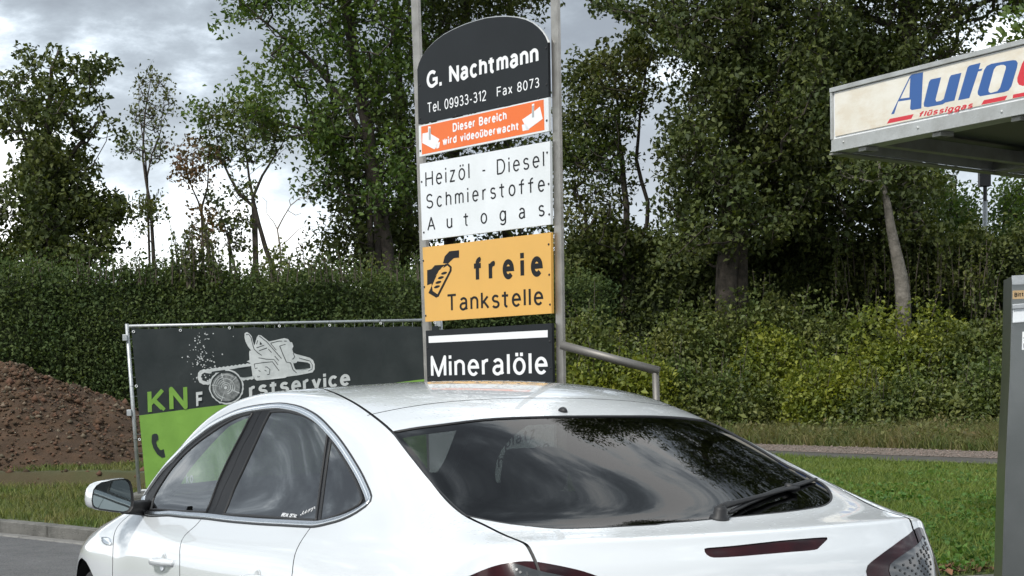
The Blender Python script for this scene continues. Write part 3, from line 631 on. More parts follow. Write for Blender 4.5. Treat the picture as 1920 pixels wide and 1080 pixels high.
def bush(name, px, pyb, pyt, wpx, dist, m, seed, n=2600, leaf=.085, **k):
    "a rounded rambling bush between foot pyb and top pyt, wpx wide in the picture"
    r = rng(seed); c = wp(px, pyb, dist); base = Vector((c.x, c.y, float(ground_h(c.x, c.y)) - .05)); top = wp(px, pyt, dist).z; H = top - base.z; W = wpx / FPX * dist / 2
    root = empty(name, base, **k)
    nl = 26; lob = r.normal(size=(nl, 3)); lob /= np.linalg.norm(lob, axis=1, keepdims=True); lob[:, 2] = np.abs(lob[:, 2]) * 1.0; lob[:, 1] = -np.abs(lob[:, 1]) * .8
    cen = lob * [W * .78, W * .6, H * .70] + [0, 0, H * .12]; rad = r.uniform(.24, .42, nl) * min(W, H) + .12
    idx = r.integers(0, nl, n); q = r.normal(size=(n, 3)); q /= np.linalg.norm(q, axis=1, keepdims=True); q *= r.uniform(.72, 1.12, n)[:, None]
    P = cen[idx] + q * rad[idx][:, None]; P = P[P[:, 2] > .02]
    leaves('foliage', P, leaf * r.choice([.7, 1.0, 1.45], len(P), p=[.4, .42, .18]), m, root, seed=seed + 1, up=.3, kind='stuff')
    st = MB()
    for a in range(10):
        e_ = cen[a]; st.tube([(r.uniform(-.2, .2) * W, r.uniform(-.2, .2), 0), (e_[0] * .55, e_[1] * .5, e_[2] * .55), tuple(e_)], [.03, .02, .01], 5, caps=False)
    st.build('stems', m_twig, root)
    sh = MB(); LC = []
    for q in range(16):
        a = r.integers(0, nl); e_ = cen[a] + [0, 0, rad[a] * .7]
        if e_[2] < H * .35: continue
        h_ = r.uniform(.25, .7); tp_ = e_ + [r.uniform(-.2, .2), r.uniform(-.25, .05), h_]; sh.tube([tuple(e_), tuple(tp_)], [.008, .004], 4, caps=False)
        t_ = r.random(16); LC.append(e_ + (tp_ - e_) * t_[:, None] + r.normal(size=(16, 3)) * .055)
    if sh.n: sh.build('shoots', m_twig, root, kind='stuff'); leaves('shoot_leaves', np.concatenate(LC), leaf * .95, m, root, seed=seed + 2, up=.5, kind='stuff')
    # closed dark core added so that the gaps between leaves look dark
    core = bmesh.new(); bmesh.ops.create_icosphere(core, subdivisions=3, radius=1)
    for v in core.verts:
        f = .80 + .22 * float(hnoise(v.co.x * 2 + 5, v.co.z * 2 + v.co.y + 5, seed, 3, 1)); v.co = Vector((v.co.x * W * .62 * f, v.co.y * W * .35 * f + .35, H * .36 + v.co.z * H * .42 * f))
    bm_obj('dark_filling', core, m_core, root, smooth=True)
    return root
m_by = mat('yellow_green_leaf', (.20, .225, .028), rough=.6, color2=(.12, .165, .026), vscale=1.3, transl=.38, island=.42)
m_bg = mat('bush_leaf', (.072, .112, .025), rough=.6, color2=(.125, .140, .034), vscale=1.0, transl=.3, island=.45)
m_br = mat('reddish_leaf', (.105, .058, .026), rough=.7, color2=(.055, .065, .02), vscale=1.6, transl=.3, island=.45)
BUSH = [ # px, foot, top, width, distance, leaf, description
 (520, 560, 440, 170, 39.3, m_bg, 'green bush on the hedge top under the slender leaning tree'),
 (600, 560, 452, 150, 39.8, m_br, 'reddish brown bush behind the hedge under the tall trees'),
 (700, 570, 470, 170, 40.0, m_bg, 'dark bush at the foot of the two tall grey stems'),
 (1110, 780, 585, 200, 37.0, m_bg, 'dark green bush right behind the steel rail'),
 (1165, 790, 655, 190, 36.4, m_by, 'yellow-green bush over the end of the steel rail'),
 (1085, 780, 690, 120, 36.2, m_by, 'low yellow-green bush between sign post and rail'),
 (1300, 800, 560, 210, 38.4, m_bg, 'grey-green bush left of the white car roof edge'),
 (1270, 800, 700, 200, 37.0, m_bg, 'low dark bush right of the steel rail post'),
 (1400, 810, 540, 230, 38.8, m_bg, 'tall green bush before the great oak trunk'),
 (1450, 815, 625, 200, 37.8, m_by, 'bright yellow-green bush in the middle of the right bank'),
 (1560, 825, 545, 230, 38.6, m_bg, 'tall green bush below the canopy corner'),
 (1380, 812, 715, 210, 37.0, m_bg, 'low dark green bush above the rear window edge of the car'),
 (1570, 830, 700, 220, 36.6, m_by, 'low yellow-green bush at the edge of the tall grass'),
 (1690, 835, 555, 240, 37.6, m_by, 'big yellow-green bush under the pale leaning trunk'),
 (1700, 838, 720, 240, 36.0, m_bg, 'low leafy bush in front of the big yellow-green one'),
 (1800, 840, 600, 220, 37.0, m_bg, 'dark bush left of the steel cabinet'),
 (1850, 845, 700, 220, 35.6, m_bg, 'low shady bush beside the steel cabinet'),
 (1960, 850, 560, 240, 37.0, m_bg, 'bush hidden mostly behind the steel cabinet')]
for q, (px, b_, t_, w_, D, m_, lb) in enumerate(BUSH):
    bush('bush', px, b_, t_, w_ * 1.15, D, m_, 300 + q * 3, n=int(7000 * (w_ / 200) * ((b_ - t_) / 200) ** .6) + 1400, leaf=.092, label=lb, category='bush')
# the shady understorey between bushes and oaks
ub = hedge('understorey', [g0(1030, 500, 41.5), g0(1300, 500, 42), g0(1600, 500, 42), g0(1900, 500, 41), (17, 40)], [4.0, 4.2, 4.4, 4.3, 4.2], 1.5, 60000, .12, m_lo, 401, amp=.9, bumpf=.8, top=.7,
      label='shady tangle of shrubs under the oaks on the right', category='undergrowth')
ub['kind'] = 'stuff'
r = rng(411)
shoots(ub, [(*g0(r.uniform(1560, 1890), 0, 40.6 + r.uniform(-.5, .5)), r.uniform(2.4, 3.4)) for _ in range(60)], 1.0, m_bg, 412, leaf=.09, n=40)

# ================================================================== BOARDS AND METALWORK
m_steel = mat('brushed_steel', (.42, .40, .37), rough=.42, metal=.9, color2=(.30, .285, .26), vscale=8, bump=.12, bscale=160)
m_dull = mat('dull_steel', (.20, .19, .175), rough=.55, metal=.75, color2=(.22, .21, .195), vscale=8)
m_galv = mat('galvanised', (.50, .52, .53), rough=.5, metal=.7, color2=(.38, .40, .41), vscale=18)
m_anth = mat('anthracite_panel', (.016, .019, .022), rough=.6, spec=.25, var=.15, vscale=3)
m_white = mat('white_panel', (.74, .77, .79), rough=.4, color2=(.66, .69, .70), vscale=2.4)
m_wprint = mat('white_print', (.80, .81, .82), rough=.5)
m_bprint = mat('black_print', (.010, .011, .013), rough=.6, spec=.25)
m_orange = mat('orange_panel', (.80, .155, .014), rough=.4, color2=(.72, .13, .014), vscale=2)
m_yell = mat('yellow_panel', (.72, .40, .085), rough=.4, color2=(.66, .37, .08), vscale=1.5)
m_dark = mat('dark_metal', (.03, .03, .032), rough=.5, metal=.3)
m_alu_edge = mat('panel_edge', (.45, .46, .46), rough=.4, metal=.6)
class Plane:
    def __init__(s, P, D): s.P = Vector((P[0], P[1], 0)); s.D = Vector((D[0], D[1], 0)).normalized(); n = s.D.cross(Vector((0, 0, 1))); s.N = n if n.dot(s.P) < 0 else -n
    def pt(s, a, z, out=0.0): return s.P + s.D * a + Vector((0, 0, z)) + s.N * out
    def px(s, x, y):
        d = ray(x, y); t_ = (s.P - CO).dot(s.N) / d.dot(s.N); q = CO + d * t_; return (q - s.P).dot(s.D), q.z
def to_local(o, root):
    if root is not None:
        off = root.location; o.data.transform(Matrix.Translation(-off)) if root.rotation_euler.z == 0 else None
def slab(name, pl, poly, o0, o1, m, parent=None, off=Vector((0, 0, 0)), **k):
    return prism(name, poly, lambda a, b_, d: pl.pt(a, b_, d) - off, o0, o1, m, parent, **k)
# ---------------- a plain grotesque letter set, drawn as strokes of even weight
def A_(cx, cy, rx, ry, a0, a1, n=9): return [(cx + rx * math.cos(math.radians(a0 + (a1 - a0) * i / n)), cy + ry * math.sin(math.radians(a0 + (a1 - a0) * i / n))) for i in range(n + 1)]
XH = .74; _ov = lambda rx, cy, ry: A_(rx, cy, rx, ry, 0, 360, 20); _dot = lambda x, y: [(x, y), (x, y + .035)]
_n = [(0, 0), (0, XH)], A_(.20, .50, .20, .24, 170, 0) + [(.40, 0)]
GL = {
'G': (.72, [A_(.35, .5, .35, .5, 45, 300, 16) + [(.70, .16), (.70, .46), (.40, .46)]]), 'N': (.58, [[(0, 0), (0, 1), (.58, 0), (.58, 1)]]), 'T': (.58, [[(0, 1), (.58, 1)], [(.29, 1), (.29, 0)]]),
'F': (.48, [[(.48, 1), (0, 1), (0, 0)], [(0, .52), (.42, .52)]]), 'D': (.58, [[(0, 0), (0, 1), (.24, 1)] + A_(.24, .5, .34, .5, 85, -85, 12) + [(.24, 0), (0, 0)]]),
'B': (.52, [[(0, 0), (0, 1), (.28, 1)] + A_(.28, .765, .21, .235, 85, -85, 8) + [(0, .53)], [(0, .53), (.29, .53)] + A_(.29, .265, .24, .265, 85, -85, 8) + [(.28, 0), (0, 0)]]),
'H': (.56, [[(0, 0), (0, 1)], [(.56, 0), (.56, 1)], [(0, .52), (.56, .52)]]), 'S': (.54, [A_(.27, .745, .25, .255, 25, 240, 10) + A_(.27, .25, .27, .26, 60, -155, 12)]),
'A': (.64, [[(0, 0), (.32, 1), (.64, 0)], [(.12, .34), (.52, .34)]]), 'M': (.68, [[(0, 0), (0, 1), (.34, 0), (.68, 1), (.68, 0)]]), 'W': (.92, [[(0, 1), (.23, 0), (.46, 1), (.69, 0), (.92, 1)]]),
'K': (.58, [[(0, 0), (0, 1)], [(.56, 1), (0, .36)], [(.18, .56), (.60, 0)]]), 'R': (.56, [[(0, 0), (0, 1), (.30, 1)] + A_(.30, .745, .23, .255, 85, -85, 8) + [(0, .49)], [(.30, .49), (.56, 0)]]),
'E': (.50, [[(.50, 1), (0, 1), (0, 0), (.52, 0)], [(0, .52), (.46, .52)]]), 'I': (.02, [[(0, 0), (0, 1)]]), 'L': (.46, [[(0, 1), (0, 0), (.46, 0)]]), '_': (.5, [[(0, -.12), (.5, -.12)]]),
'a': (.43, [A_(.205, .53, .185, .21, 155, 0, 8) + [(.39, .10), (.43, 0)], [(.39, .43), (.22, .40)] + A_(.185, .205, .185, .205, 95, 275, 9) + [(.30, .05), (.39, .17)]]),
'b': (.44, [[(0, 0), (0, 1)], _ov(.22, .37, .37)]), 'c': (.40, [A_(.22, .37, .22, .37, 42, 318, 14)]), 'd': (.44, [[(.44, 0), (.44, 1)], _ov(.22, .37, .37)]),
'e': (.44, [[(.01, .39), (.44, .39)] + A_(.22, .37, .22, .37, 5, 318, 15)]), 'f': (.31, [[(.11, 0), (.11, .82)] + A_(.27, .82, .16, .18, 175, 80, 4), [(-.09, .69), (.32, .69)]]),
'g': (.44, [_ov(.22, .38, .36), [(.44, .74), (.44, -.06)] + A_(.22, -.06, .22, .20, 0, -150, 8)]), 'h': (.40, [[(0, 0), (0, 1)], A_(.20, .50, .20, .24, 170, 0) + [(.40, 0)]]),
'i': (.01, [[(0, 0), (0, XH)], _dot(0, .95)]), 'k': (.40, [[(0, 0), (0, 1)], [(.38, XH), (0, .28)], [(.13, .42), (.42, 0)]]), 'l': (.01, [[(0, 0), (0, 1)]]), 'm': (.66, [[(0, 0), (0, XH)], A_(.165, .52, .165, .22, 170, 0, 7) + [(.33, 0)], A_(.495, .52, .165, .22, 180, 0, 7) + [(.66, 0)]]),
'n': (.40, list(_n)), 'o': (.46, [_ov(.23, .37, .37)]), 'p': (.44, [[(0, -.27), (0, XH)], _ov(.22, .37, .37)]), 'r': (.24, [[(0, 0), (0, XH)], A_(.20, .48, .20, .25, 170, 78, 5)]),
's': (.38, [A_(.19, .555, .175, .185, 28, 240, 8) + A_(.19, .185, .19, .19, 60, -155, 10)]), 't': (.30, [[(.11, .95), (.11, .14)] + A_(.24, .14, .13, .14, 185, 275, 4), [(-.09, .70), (.31, .70)]]),
'u': (.40, [[(0, XH), (0, .24)] + A_(.20, .24, .20, .24, 190, 350, 8), [(.40, XH), (.40, 0)]]), 'v': (.42, [[(0, XH), (.21, 0), (.42, XH)]]), 'w': (.62, [[(0, XH), (.155, 0), (.31, XH), (.465, 0), (.62, XH)]]), 'x': (.40, [[(0, XH), (.40, 0)], [(.40, XH), (0, 0)]]), 'z': (.38, [[(0, XH), (.37, XH), (0, 0), (.38, 0)]]),
'0': (.46, [_ov(.23, .5, .5)]), '1': (.24, [[(0, .78), (.22, 1), (.22, 0)]]), '2': (.45, [A_(.22, .74, .22, .26, 165, -35, 10) + [(0, 0), (.45, 0)]]), '3': (.44, [A_(.20, .76, .20, .24, 150, -90, 9) + [(.14, .52)], [(.14, .52)] + A_(.21, .265, .23, .265, 85, -155, 10)]),
'7': (.44, [[(0, 1), (.44, 1), (.15, 0)]]), '8': (.46, [_ov(.0, 0, 0)[:0] or A_(.23, .755, .20, .245, 0, 360, 16), A_(.23, .26, .23, .26, 0, 360, 18)]), '9': (.46, [A_(.22, .67, .22, .33, 0, 360, 18), [(.44, .67)] + A_(.20, .45, .25, .45, 15, -140, 9)]),
'-': (.26, [[(0, .38), (.26, .38)]]), '.': (.01, [_dot(0, 0)]), ' ': (.18, []),
}
GL['ö'] = (.46, GL['o'][1] + [_dot(.12, .95), _dot(.34, .95)]); GL['ü'] = (.40, GL['u'][1] + [_dot(.09, .95), _dot(.31, .95)])
_gc = {}
def glyph(ch, wt):
    if (ch, wt) in _gc: return _gc[ch, wt]
    wd_, strokes = GL[ch]; V = []; Fs = []; h = wt / 2
    tx = lambda p: (p[0] + h, p[1] * (1 - wt) + h if p[1] >= 0 else p[1] + h)
    for st in strokes:
        st = [tx(p) for p in st]; closed_s = math.dist(st[0], st[-1]) < 1e-6
        for i in range(len(st) - 1):
            (x0, y0), (x1, y1) = st[i], st[i + 1]; L = math.hypot(x1 - x0, y1 - y0)
            if L < 1e-6: continue
            dx, dy = (x1 - x0) / L, (y1 - y0) / L; e0 = h if (len(st) == 2 and L < .06) else 0
            x0 -= dx * e0 * .9; x1 += dx * e0 * .9; y0 -= dy * e0 * .9; y1 += dy * e0 * .9; n = len(V)
            V += [(x0 + dy * h, y0 - dx * h), (x1 + dy * h, y1 - dx * h), (x1 - dy * h, y1 + dx * h), (x0 - dy * h, y0 + dx * h)]; Fs.append([n, n + 1, n + 2, n + 3])
        for i in range(0 if closed_s else 1, len(st) - (0 if closed_s else 1)):
            a, b_ = st[(i - 1) % len(st)], st[(i + 1) % len(st)]; c = st[i]; v1 = Vector((c[0] - a[0], c[1] - a[1])); v2 = Vector((b_[0] - c[0], b_[1] - c[1]))
            if v1.length < 1e-6 or v2.length < 1e-6: v1 = v2 = Vector((1, 0))
            ang = v1.angle(v2); n = len(V)
            if .9 < ang < 2.0:      # square corner
                v1.normalize(); v2.normalize(); s_ = 1 if v1.x * v2.y - v1.y * v2.x < 0 else -1; n1_ = Vector((-v1.y, v1.x)) * h * s_; n2_ = Vector((-v2.y, v2.x)) * h * s_; cc = Vector(c); m_ = (n1_ + n2_).normalized() * h / max(math.cos(ang / 2), .5)
                q = [cc, cc + n1_, cc + m_, cc + n2_]; V += [tuple(p) for p in q]; f_ = [n, n + 1, n + 2, n + 3]; ar = sum(q[k].x * q[(k + 1) % 4].y - q[(k + 1) % 4].x * q[k].y for k in range(4)); Fs.append(f_ if ar > 0 else f_[::-1])
            else:
                V += [(c[0] + h * .995 * math.cos(k * math.pi / 5), c[1] + h * .995 * math.sin(k * math.pi / 5)) for k in range(10)]; Fs.append(list(range(n, n + 10)))
    if not V: _gc[ch, wt] = (wd_ + wt, np.zeros((0, 2)), []); return _gc[ch, wt]
    ed = [(f[k], f[(k + 1) % len(f)]) for f in Fs for k in range(len(f))]
    vo_, eo_, fo_, *_q = mgeo.delaunay_2d_cdt([Vector(p) for p in V], ed, [], 0, 1e-6)
    VV = np.array([tuple(v) for v in vo_]); FF = np.array([list(f) for f in fo_]); cen_ = VV[FF].mean(1); ok_ = np.zeros(len(FF), bool)
    for f in Fs: ok_ |= inpoly(cen_[:, 0], cen_[:, 1], [V[k] for k in f])
    _gc[ch, wt] = (wd_ + wt, VV, FF[ok_].tolist()); return _gc[ch, wt]
def text(name, body, pl, L, R, cap, m, parent=None, off=Vector((0, 0, 0)), out=.0, bold=.13, sp=.16, shear=0.0, ext=.0012, **k):
    """lettering on a plane: L = baseline left px, R = baseline right px, cap = px height of a capital at the left end; each word one mesh"""
    x = 0.0; words = [[]]
    for ch in body:
        w_, V, F = glyph(ch, bold)
        if ch == ' ': words.append([])
        elif len(V): words[-1].append((x, V, F))
        x += w_ + sp
    x -= sp; a0, z0 = pl.px(*L); a1, z1 = pl.px(*R); _, zc = pl.px(L[0], L[1] - cap); sc = zc - z0; o = None; n_ = 0
    res_ = None
    for wd in words:
        if not wd: continue
        allv = []; allf = []; n_ = 0
        for x0, V, F in wd: allv.append(V + [x0, 0]); allf += [[i + n_ for i in f] for f in F]; n_ += len(V)
        V = np.concatenate(allv); f = (V[:, 0] + shear * V[:, 1]) / x
        P = [tuple(pl.pt(a0 + ff * (a1 - a0), z0 + (z1 - z0) * ff + y * sc, out + ext) - off) for ff, y in zip(f, V[:, 1])]
        allf = [q for q in allf if (Vector(P[q[1]]) - Vector(P[q[0]])).cross(Vector(P[q[2]]) - Vector(P[q[0]])).length > 1e-12]
        p0, p1, p2 = (Vector(P[i]) for i in allf[0])
        if (p1 - p0).cross(p2 - p0).dot(pl.N) < 0: allf = [q[::-1] for q in allf]
        ob = mesh_np(name, P, allf, m, parent, **k)
        if res_ is None: res_ = [ob]
        else: res_.append(ob)
    return res_
def tri2(poly, step=None):
    "triangulate a closed 2D outline; with step, also put points inside so that it can follow a rippled sheet"
    pts = [Vector(p) for p in poly]; n = len(pts)
    if step:
        P = np.array(poly); lo, hi = P.min(0), P.max(0); g = np.stack(np.meshgrid(np.arange(lo[0], hi[0], step), np.arange(lo[1], hi[1], step)), -1).reshape(-1, 2)
        if len(g): pts += [Vector(q) for q in g[inpoly(g[:, 0], g[:, 1], P)]]
    vo_, eo_, fo_, *_q = mgeo.delaunay_2d_cdt(pts, [(k, (k + 1) % n) for k in range(n)], [], 0, 1e-7)
    VV = np.array([tuple(v) for v in vo_]); FF = np.array([list(f) for f in fo_]); cen_ = VV[FF].mean(1)
    return [tuple(v) for v in VV], FF[inpoly(cen_[:, 0], cen_[:, 1], poly)].tolist()
def flat_decal(name, poly, fn, Nn, m, parent, step=None):
    v2, F = tri2(poly, step); P = [Vector(fn(a, b_)) for a, b_ in v2]
    F = [q if (P[q[1]] - P[q[0]]).cross(P[q[2]] - P[q[0]]).dot(Nn) > 0 else q[::-1] for q in F]
    return mesh_np(name, [tuple(p) for p in P], F, m, parent)

# ---------------- the price / name board on two steel posts
SC = 1.25
S0 = Vector((-.52356, 11.65718, 0)) * SC; SA = -0.94473
PS = Plane((S0.x, S0.y), (math.cos(SA), math.sin(SA)))
sign = empty('sign_board', PS.pt(PS.px(910, 700)[0], 0), label='tall petrol station name board of five panels between two steel posts', category='sign'); SO = sign.location.copy()
gz = .10
def post(name, pl, pts_px, w_, dep, m, parent, off, z0, zt, o0=-.06):
    "square tube through two picture points on the plane, from z0 to zt"
    (xa, ya), (xb, yb) = pts_px; a0, za = pl.px(xa, ya); a1, zb = pl.px(xb, yb); f = lambda z: a0 + (a1 - a0) * (z - za) / (zb - za)
    bm = bmesh.new(); P = []
    for z in (z0, zt):
        for da, dd in ((0, 0), (w_, 0), (w_, dep), (0, dep)): P.append(pl.pt(f(z) + da, z, o0 + dd) - off)
    hexa(bm, P); return bm_obj(name, bm, m, parent, bevel=.006)
wl = PS.px(781, 300)[0] - PS.px(766.5, 300)[0]; wr = PS.px(1043, 300)[0] - PS.px(1028, 300)[0]
post('post', PS, ((763.7, 0), (788.6, 712)), wl * .88, .028, m_steel, sign, SO, 0, 5.1)
post('post', PS, ((1025, 0), (1036.5, 717)), wr * .86, .028, m_steel, sign, SO, 0, 5.25)
def panel(name, pts, m, label=None, thick=.022, o=.0):
    q = [PS.px(*p) for p in pts]; pn = slab(name, PS, q, -thick + o, o, m, sign, SO)
    if label: pn['label'] = label
    return pn
def on(p, o):
    for q in (o if isinstance(o, list) else [o]): q.parent = p
    return o
arch = [(784.5, 233), (782.5, 132)]
for t_ in np.linspace(0, 1, 19):
    xs = [782, 786, 796, 812, 833, 858, 885, 912, 938, 962, 983, 1000, 1013, 1022, 1027]; ys = [132, 115, 97, 80, 64, 51, 41, 34, 31, 31.5, 36, 44, 55, 67, 80]
    arch.append((np.interp(t_, np.linspace(0, 1, 15), xs), np.interp(t_, np.linspace(0, 1, 15), ys)))
arch += [(1028.5, 181)]
pa = panel('name_panel', arch, m_anth, 'dark grey arched panel with the owner name and phone numbers')
al = [PS.px(*p) for p in arch[1:-1]]; trim = MB(); trim.tube([tuple(PS.pt(a, z, -.010) - SO) for a, z in al], .008, 6); on(pa, trim.build('edge_trim', m_alu_edge, sign))
T_ = lambda p, *a, **k: on(p, text('lettering', *a, **k, parent=sign, off=SO))
T_(pa, 'G. Nachtmann', PS, (800.5, 167), (1010, 117), 33, m_wprint, bold=.19, sp=.11)
T_(pa, 'Tel. 09933-312', PS, (801.5, 212.5), (912, 188.5), 19.5, m_wprint, bold=.115, sp=.15)
T_(pa, 'Fax 8073', PS, (932, 182), (1011.5, 163.6), 18.5, m_wprint, bold=.115, sp=.17)
po = panel('camera_panel', [(785, 236), (1028.3, 182.5), (1029, 246), (786.5, 294)], m_white, 'white bordered orange notice panel with two camera pictograms')
on(po, slab('orange_field', PS, [PS.px(*p) for p in [(789.8, 237.5), (1019.5, 186.5), (1021, 243.8), (791.3, 289.8)]], .0, .001, m_orange, sign, SO))
T_(po, 'Dieser Bereich', PS, (849.5, 247.8), (950.5, 224.6), 16.5, m_wprint, bold=.20, sp=.12, out=.001)
T_(po, 'wird videoüberwacht', PS, (830.5, 272.8), (973.6, 243.5), 15, m_wprint, bold=.20, sp=.12, out=.001)
zq = lambda L: [PS.px(740 + a / 3.375, b_ / 3.375) for a, b_ in L]
for pts in ([(178, 845), (213, 838), (213, 800), (228, 800), (230, 848), (284, 880), (262, 935), (252, 945), (176, 905)], [(272, 905), (288, 897), (282, 935), (268, 942), (262, 925)],
            [(808, 757), (870, 715), (870, 660), (884, 655), (884, 705), (920, 675), (938, 752), (852, 815), (840, 822)], [(806, 790), (828, 786), (852, 822), (830, 825), (812, 830)]):
    on(po, slab('camera_emblem', PS, zq(pts), .001, .0022, m_wprint, sign, SO))
for pts in ([(218, 812), (230, 812), (230, 885), (218, 885)], [(871, 670), (884, 667), (884, 742), (871, 744)]):
    on(po, slab('emblem_bracket', PS, zq(pts), .0022, .0030, m_alu_edge, sign, SO))
pw = panel('fuel_panel', [(786.8, 307.5), (1030.8, 264.5), (1032.6, 420.8), (791.6, 450.8)], m_white, 'white panel listing heating oil, diesel, lubricants and gas')
T_(pw, 'Heizöl', PS, (798, 350.8), (881, 335), 29, m_bprint, bold=.10, sp=.26)
T_(pw, '-', PS, (904, 331), (911, 329.8), 27, m_bprint, bold=.10)
T_(pw, 'Diesel', PS, (932, 328), (1021, 312.4), 29, m_bprint, bold=.10, sp=.26)
T_(pw, 'Schmierstoffe', PS, (799.5, 391.8), (1022, 359), 27.5, m_bprint, bold=.105, sp=.32)
T_(pw, 'Autogas', PS, (801.5, 433.5), (1021.5, 405.2), 26, m_bprint, bold=.11, sp=1.05)
py_ = panel('station_panel', [(792.3, 464), (1032.6, 435.6), (1034.2, 587.5), (797.6, 603.4)], m_yell, 'golden yellow panel with a black fuel nozzle emblem')
T_(py_, 'freie', PS, (889, 529.6), (1018, 518.2), 47, m_bprint, bold=.205, sp=.36)
T_(py_, 'Tankstelle', PS, (838, 584.5), (1019, 572.2), 32.5, m_bprint, bold=.13, sp=.17)
zy = lambda L: [PS.px(740 + a / 2.16, 240 + b_ / 2.16) for a, b_ in L]
for pts, m_, o_ in (([(196, 548), (203, 520), (222, 499), (261, 495), (261, 525), (240, 527), (226, 540), (217, 549)], m_bprint, 0),
                ([(132, 576), (150, 571), (163, 556), (207, 553), (190, 566), (178, 582), (165, 600), (150, 630), (132, 637)], m_bprint, 0),
                ([(190, 580), (205, 551), (217, 549), (231, 562), (231, 578), (178, 683), (168, 687), (137, 668), (150, 640), (150, 630), (165, 600)], m_bprint, 0),
                ([(180, 577), (206, 562), (214, 557), (224, 566), (223, 577), (174, 673), (155, 660), (152, 640), (163, 615)], m_yell, .0006)):
    on(py_, slab('nozzle_emblem', PS, zy(pts), .0 + o_, .0012 + o_, m_, sign, SO))
for cx_, cy_ in ((201, 588), (188, 606), (178, 625), (172, 643)):
    pts = [(cx_ + 12 * math.cos(a) , cy_ + 5.5 * math.sin(a) - 3 * math.cos(a)) for a in np.linspace(0, 2 * math.pi, 14, endpoint=False)]
    on(py_, slab('nozzle_emblem', PS, zy(pts), .0018, .0026, m_bprint, sign, SO))
pm = panel('oil_panel', [(798.2, 620), (1034.2, 606), (1036.5, 722), (801.5, 730)], m_anth, 'black panel with a white bar above the word')
on(pm, slab('white_bar', PS, [PS.px(*p) for p in [(803.8, 630.5), (1027, 619), (1027, 632.3), (804.2, 643)]], .0, .0014, m_wprint, sign, SO))
T_(pm, 'Mineralöle', PS, (808.5, 707), (1027.2, 702), 40, m_wprint, bold=.135, sp=.14)
pz = panel('wash_panel', [(802, 742), (1037, 736), (1041, 905), (806, 908)], m_white, 'pale bottom panel pointing to the car wash')
T_(pz, 'Waschplatz', PS, (872, 866), (1004, 821), 21, m_bprint, sp=.2)
T_(pz, 'Waschanlage', PS, (868, 900), (1030, 846), 21, m_bprint, sp=.2)
# screws on the panel edges
r = rng(51); scr = []
for p in [(787, 160), (788, 222), (1024, 90), (1025, 158), (788.5, 283), (1025.5, 226), (791, 341), (795, 436), (1026, 286), (1029, 345), (1030, 402), (794, 489), (796, 538), (798.5, 592), (1029, 458), (1030, 515), (1031.5, 571), (802, 652), (803.5, 706), (1031, 640), (1032, 690), (855, 217.5), (935, 199.5), (1010, 184)]:
    bm = bmesh.new() if not scr else None
    a, z = PS.px(*p)
    if not scr:
        bmesh.ops.create_cone(bm, cap_ends=True, segments=10, radius1=.009, radius2=.006, depth=.006); me = bpy.data.meshes.new('screw'); bm.to_mesh(me); bm.free(); me.materials.append(m_dark)
    o = bpy.data.objects.new('screw', me); link(o, sign); o.location = PS.pt(a, z, .003) - SO; o.rotation_euler = PS.N.to_track_quat('Z', 'Y').to_euler(); scr.append(o)

# ---------------- steel rail beside it
rail = empty('guard_rail', wp(1150, 760, 13.2), label='bent stainless steel pipe rail leaning from the sign post to a short post', category='rail'); rail.location.z = .1; RO = np.array(rail.location)
a, b_ = np.array(wp(1052, 647, 13.15)), np.array(wp(1229, 694, 13.0)); b2 = np.array(wp(1231, 712, 13.0))
tb = MB(); dd = (b_ - a) / np.linalg.norm(b_ - a); tb.tube([a - RO, b_ + dd * .028 - RO], .030, 20); tb.build('rail_pipe', m_dull, rail, smooth=False)
tb = MB(); foot = np.array([b2[0] + .02, b2[1], .08]); tb.tube([b_ - RO + [0, 0, -.02], foot - RO], .024, 18); tb.build('rail_post', m_dull, rail)
for o in rail.children: o.data.polygons.foreach_set('use_smooth', [len(p.vertices) == 4 for p in o.data.polygons])

# ---------------- banner fence
DA, DB = 20.5, 22.1
FA, FB = wp(243.5, 612, DA), wp(828, 599, DB); PF = Plane((FA.x, FA.y), (FB.x - FA.x, FB.y - FA.y))
fence = empty('site_fence', PF.pt(1.7, .1), label='mobile site fence panel carrying a dark grey and green advertising banner', category='fence'); FO = fence.location.copy()
def pxp(pl, x, y, out=0.0): a, z = pl.px(x, y); return pl.pt(a, z, out)
def ftube(name, p, q, r_, m=m_galv, o=0.0, sides=12):
    tb = MB(); tb.tube([np.array(p - FO), np.array(q - FO)], r_, sides); ob = tb.build(name, m, fence, smooth=False); ob.data.polygons.foreach_set('use_smooth', [len(x.vertices) == 4 for x in ob.data.polygons]); return ob
lb_ = pxp(PF, 262, 915, -.03); lt = pxp(PF, 239, 607, -.03); dl = (lb_ - lt).normalized(); lbot = lt + dl * ((lt.z - .1) / -dl.z)
rt_ = pxp(PF, 828, 600, -.03); rbot = Vector((rt_.x + .04, rt_.y, .1))
ftube('fence_post', lbot, lt, .021); ftube('fence_post', rbot, rt_ + Vector((0, 0, .02)), .021)
ftube('fence_rail', pxp(PF, 240, 611.5, -.03), pxp(PF, 829, 599.5, -.03), .017)
ftube('fence_rail', lbot + Vector((0, 0, .15)), rbot + Vector((0, 0, .15)), .017)
bm = MB(); 
for q in range(30):
    f = (q + 1) / 31; p0, p1 = lbot.lerp(rbot, f) + Vector((0, 0, .15)), lt.lerp(rt_, f); bm.tube([np.array(p0 - FO), np.array(p1 - FO)], .002, 4, caps=False)
for q in range(9):
    f = (q + .7) / 9.5; bm.tube([np.array(lbot.lerp(lt, f) - FO), np.array(rbot.lerp(rt_, f) - FO)], .0022, 4, caps=False)
bm.build('wire_mesh', m_galv, fence, kind='stuff')
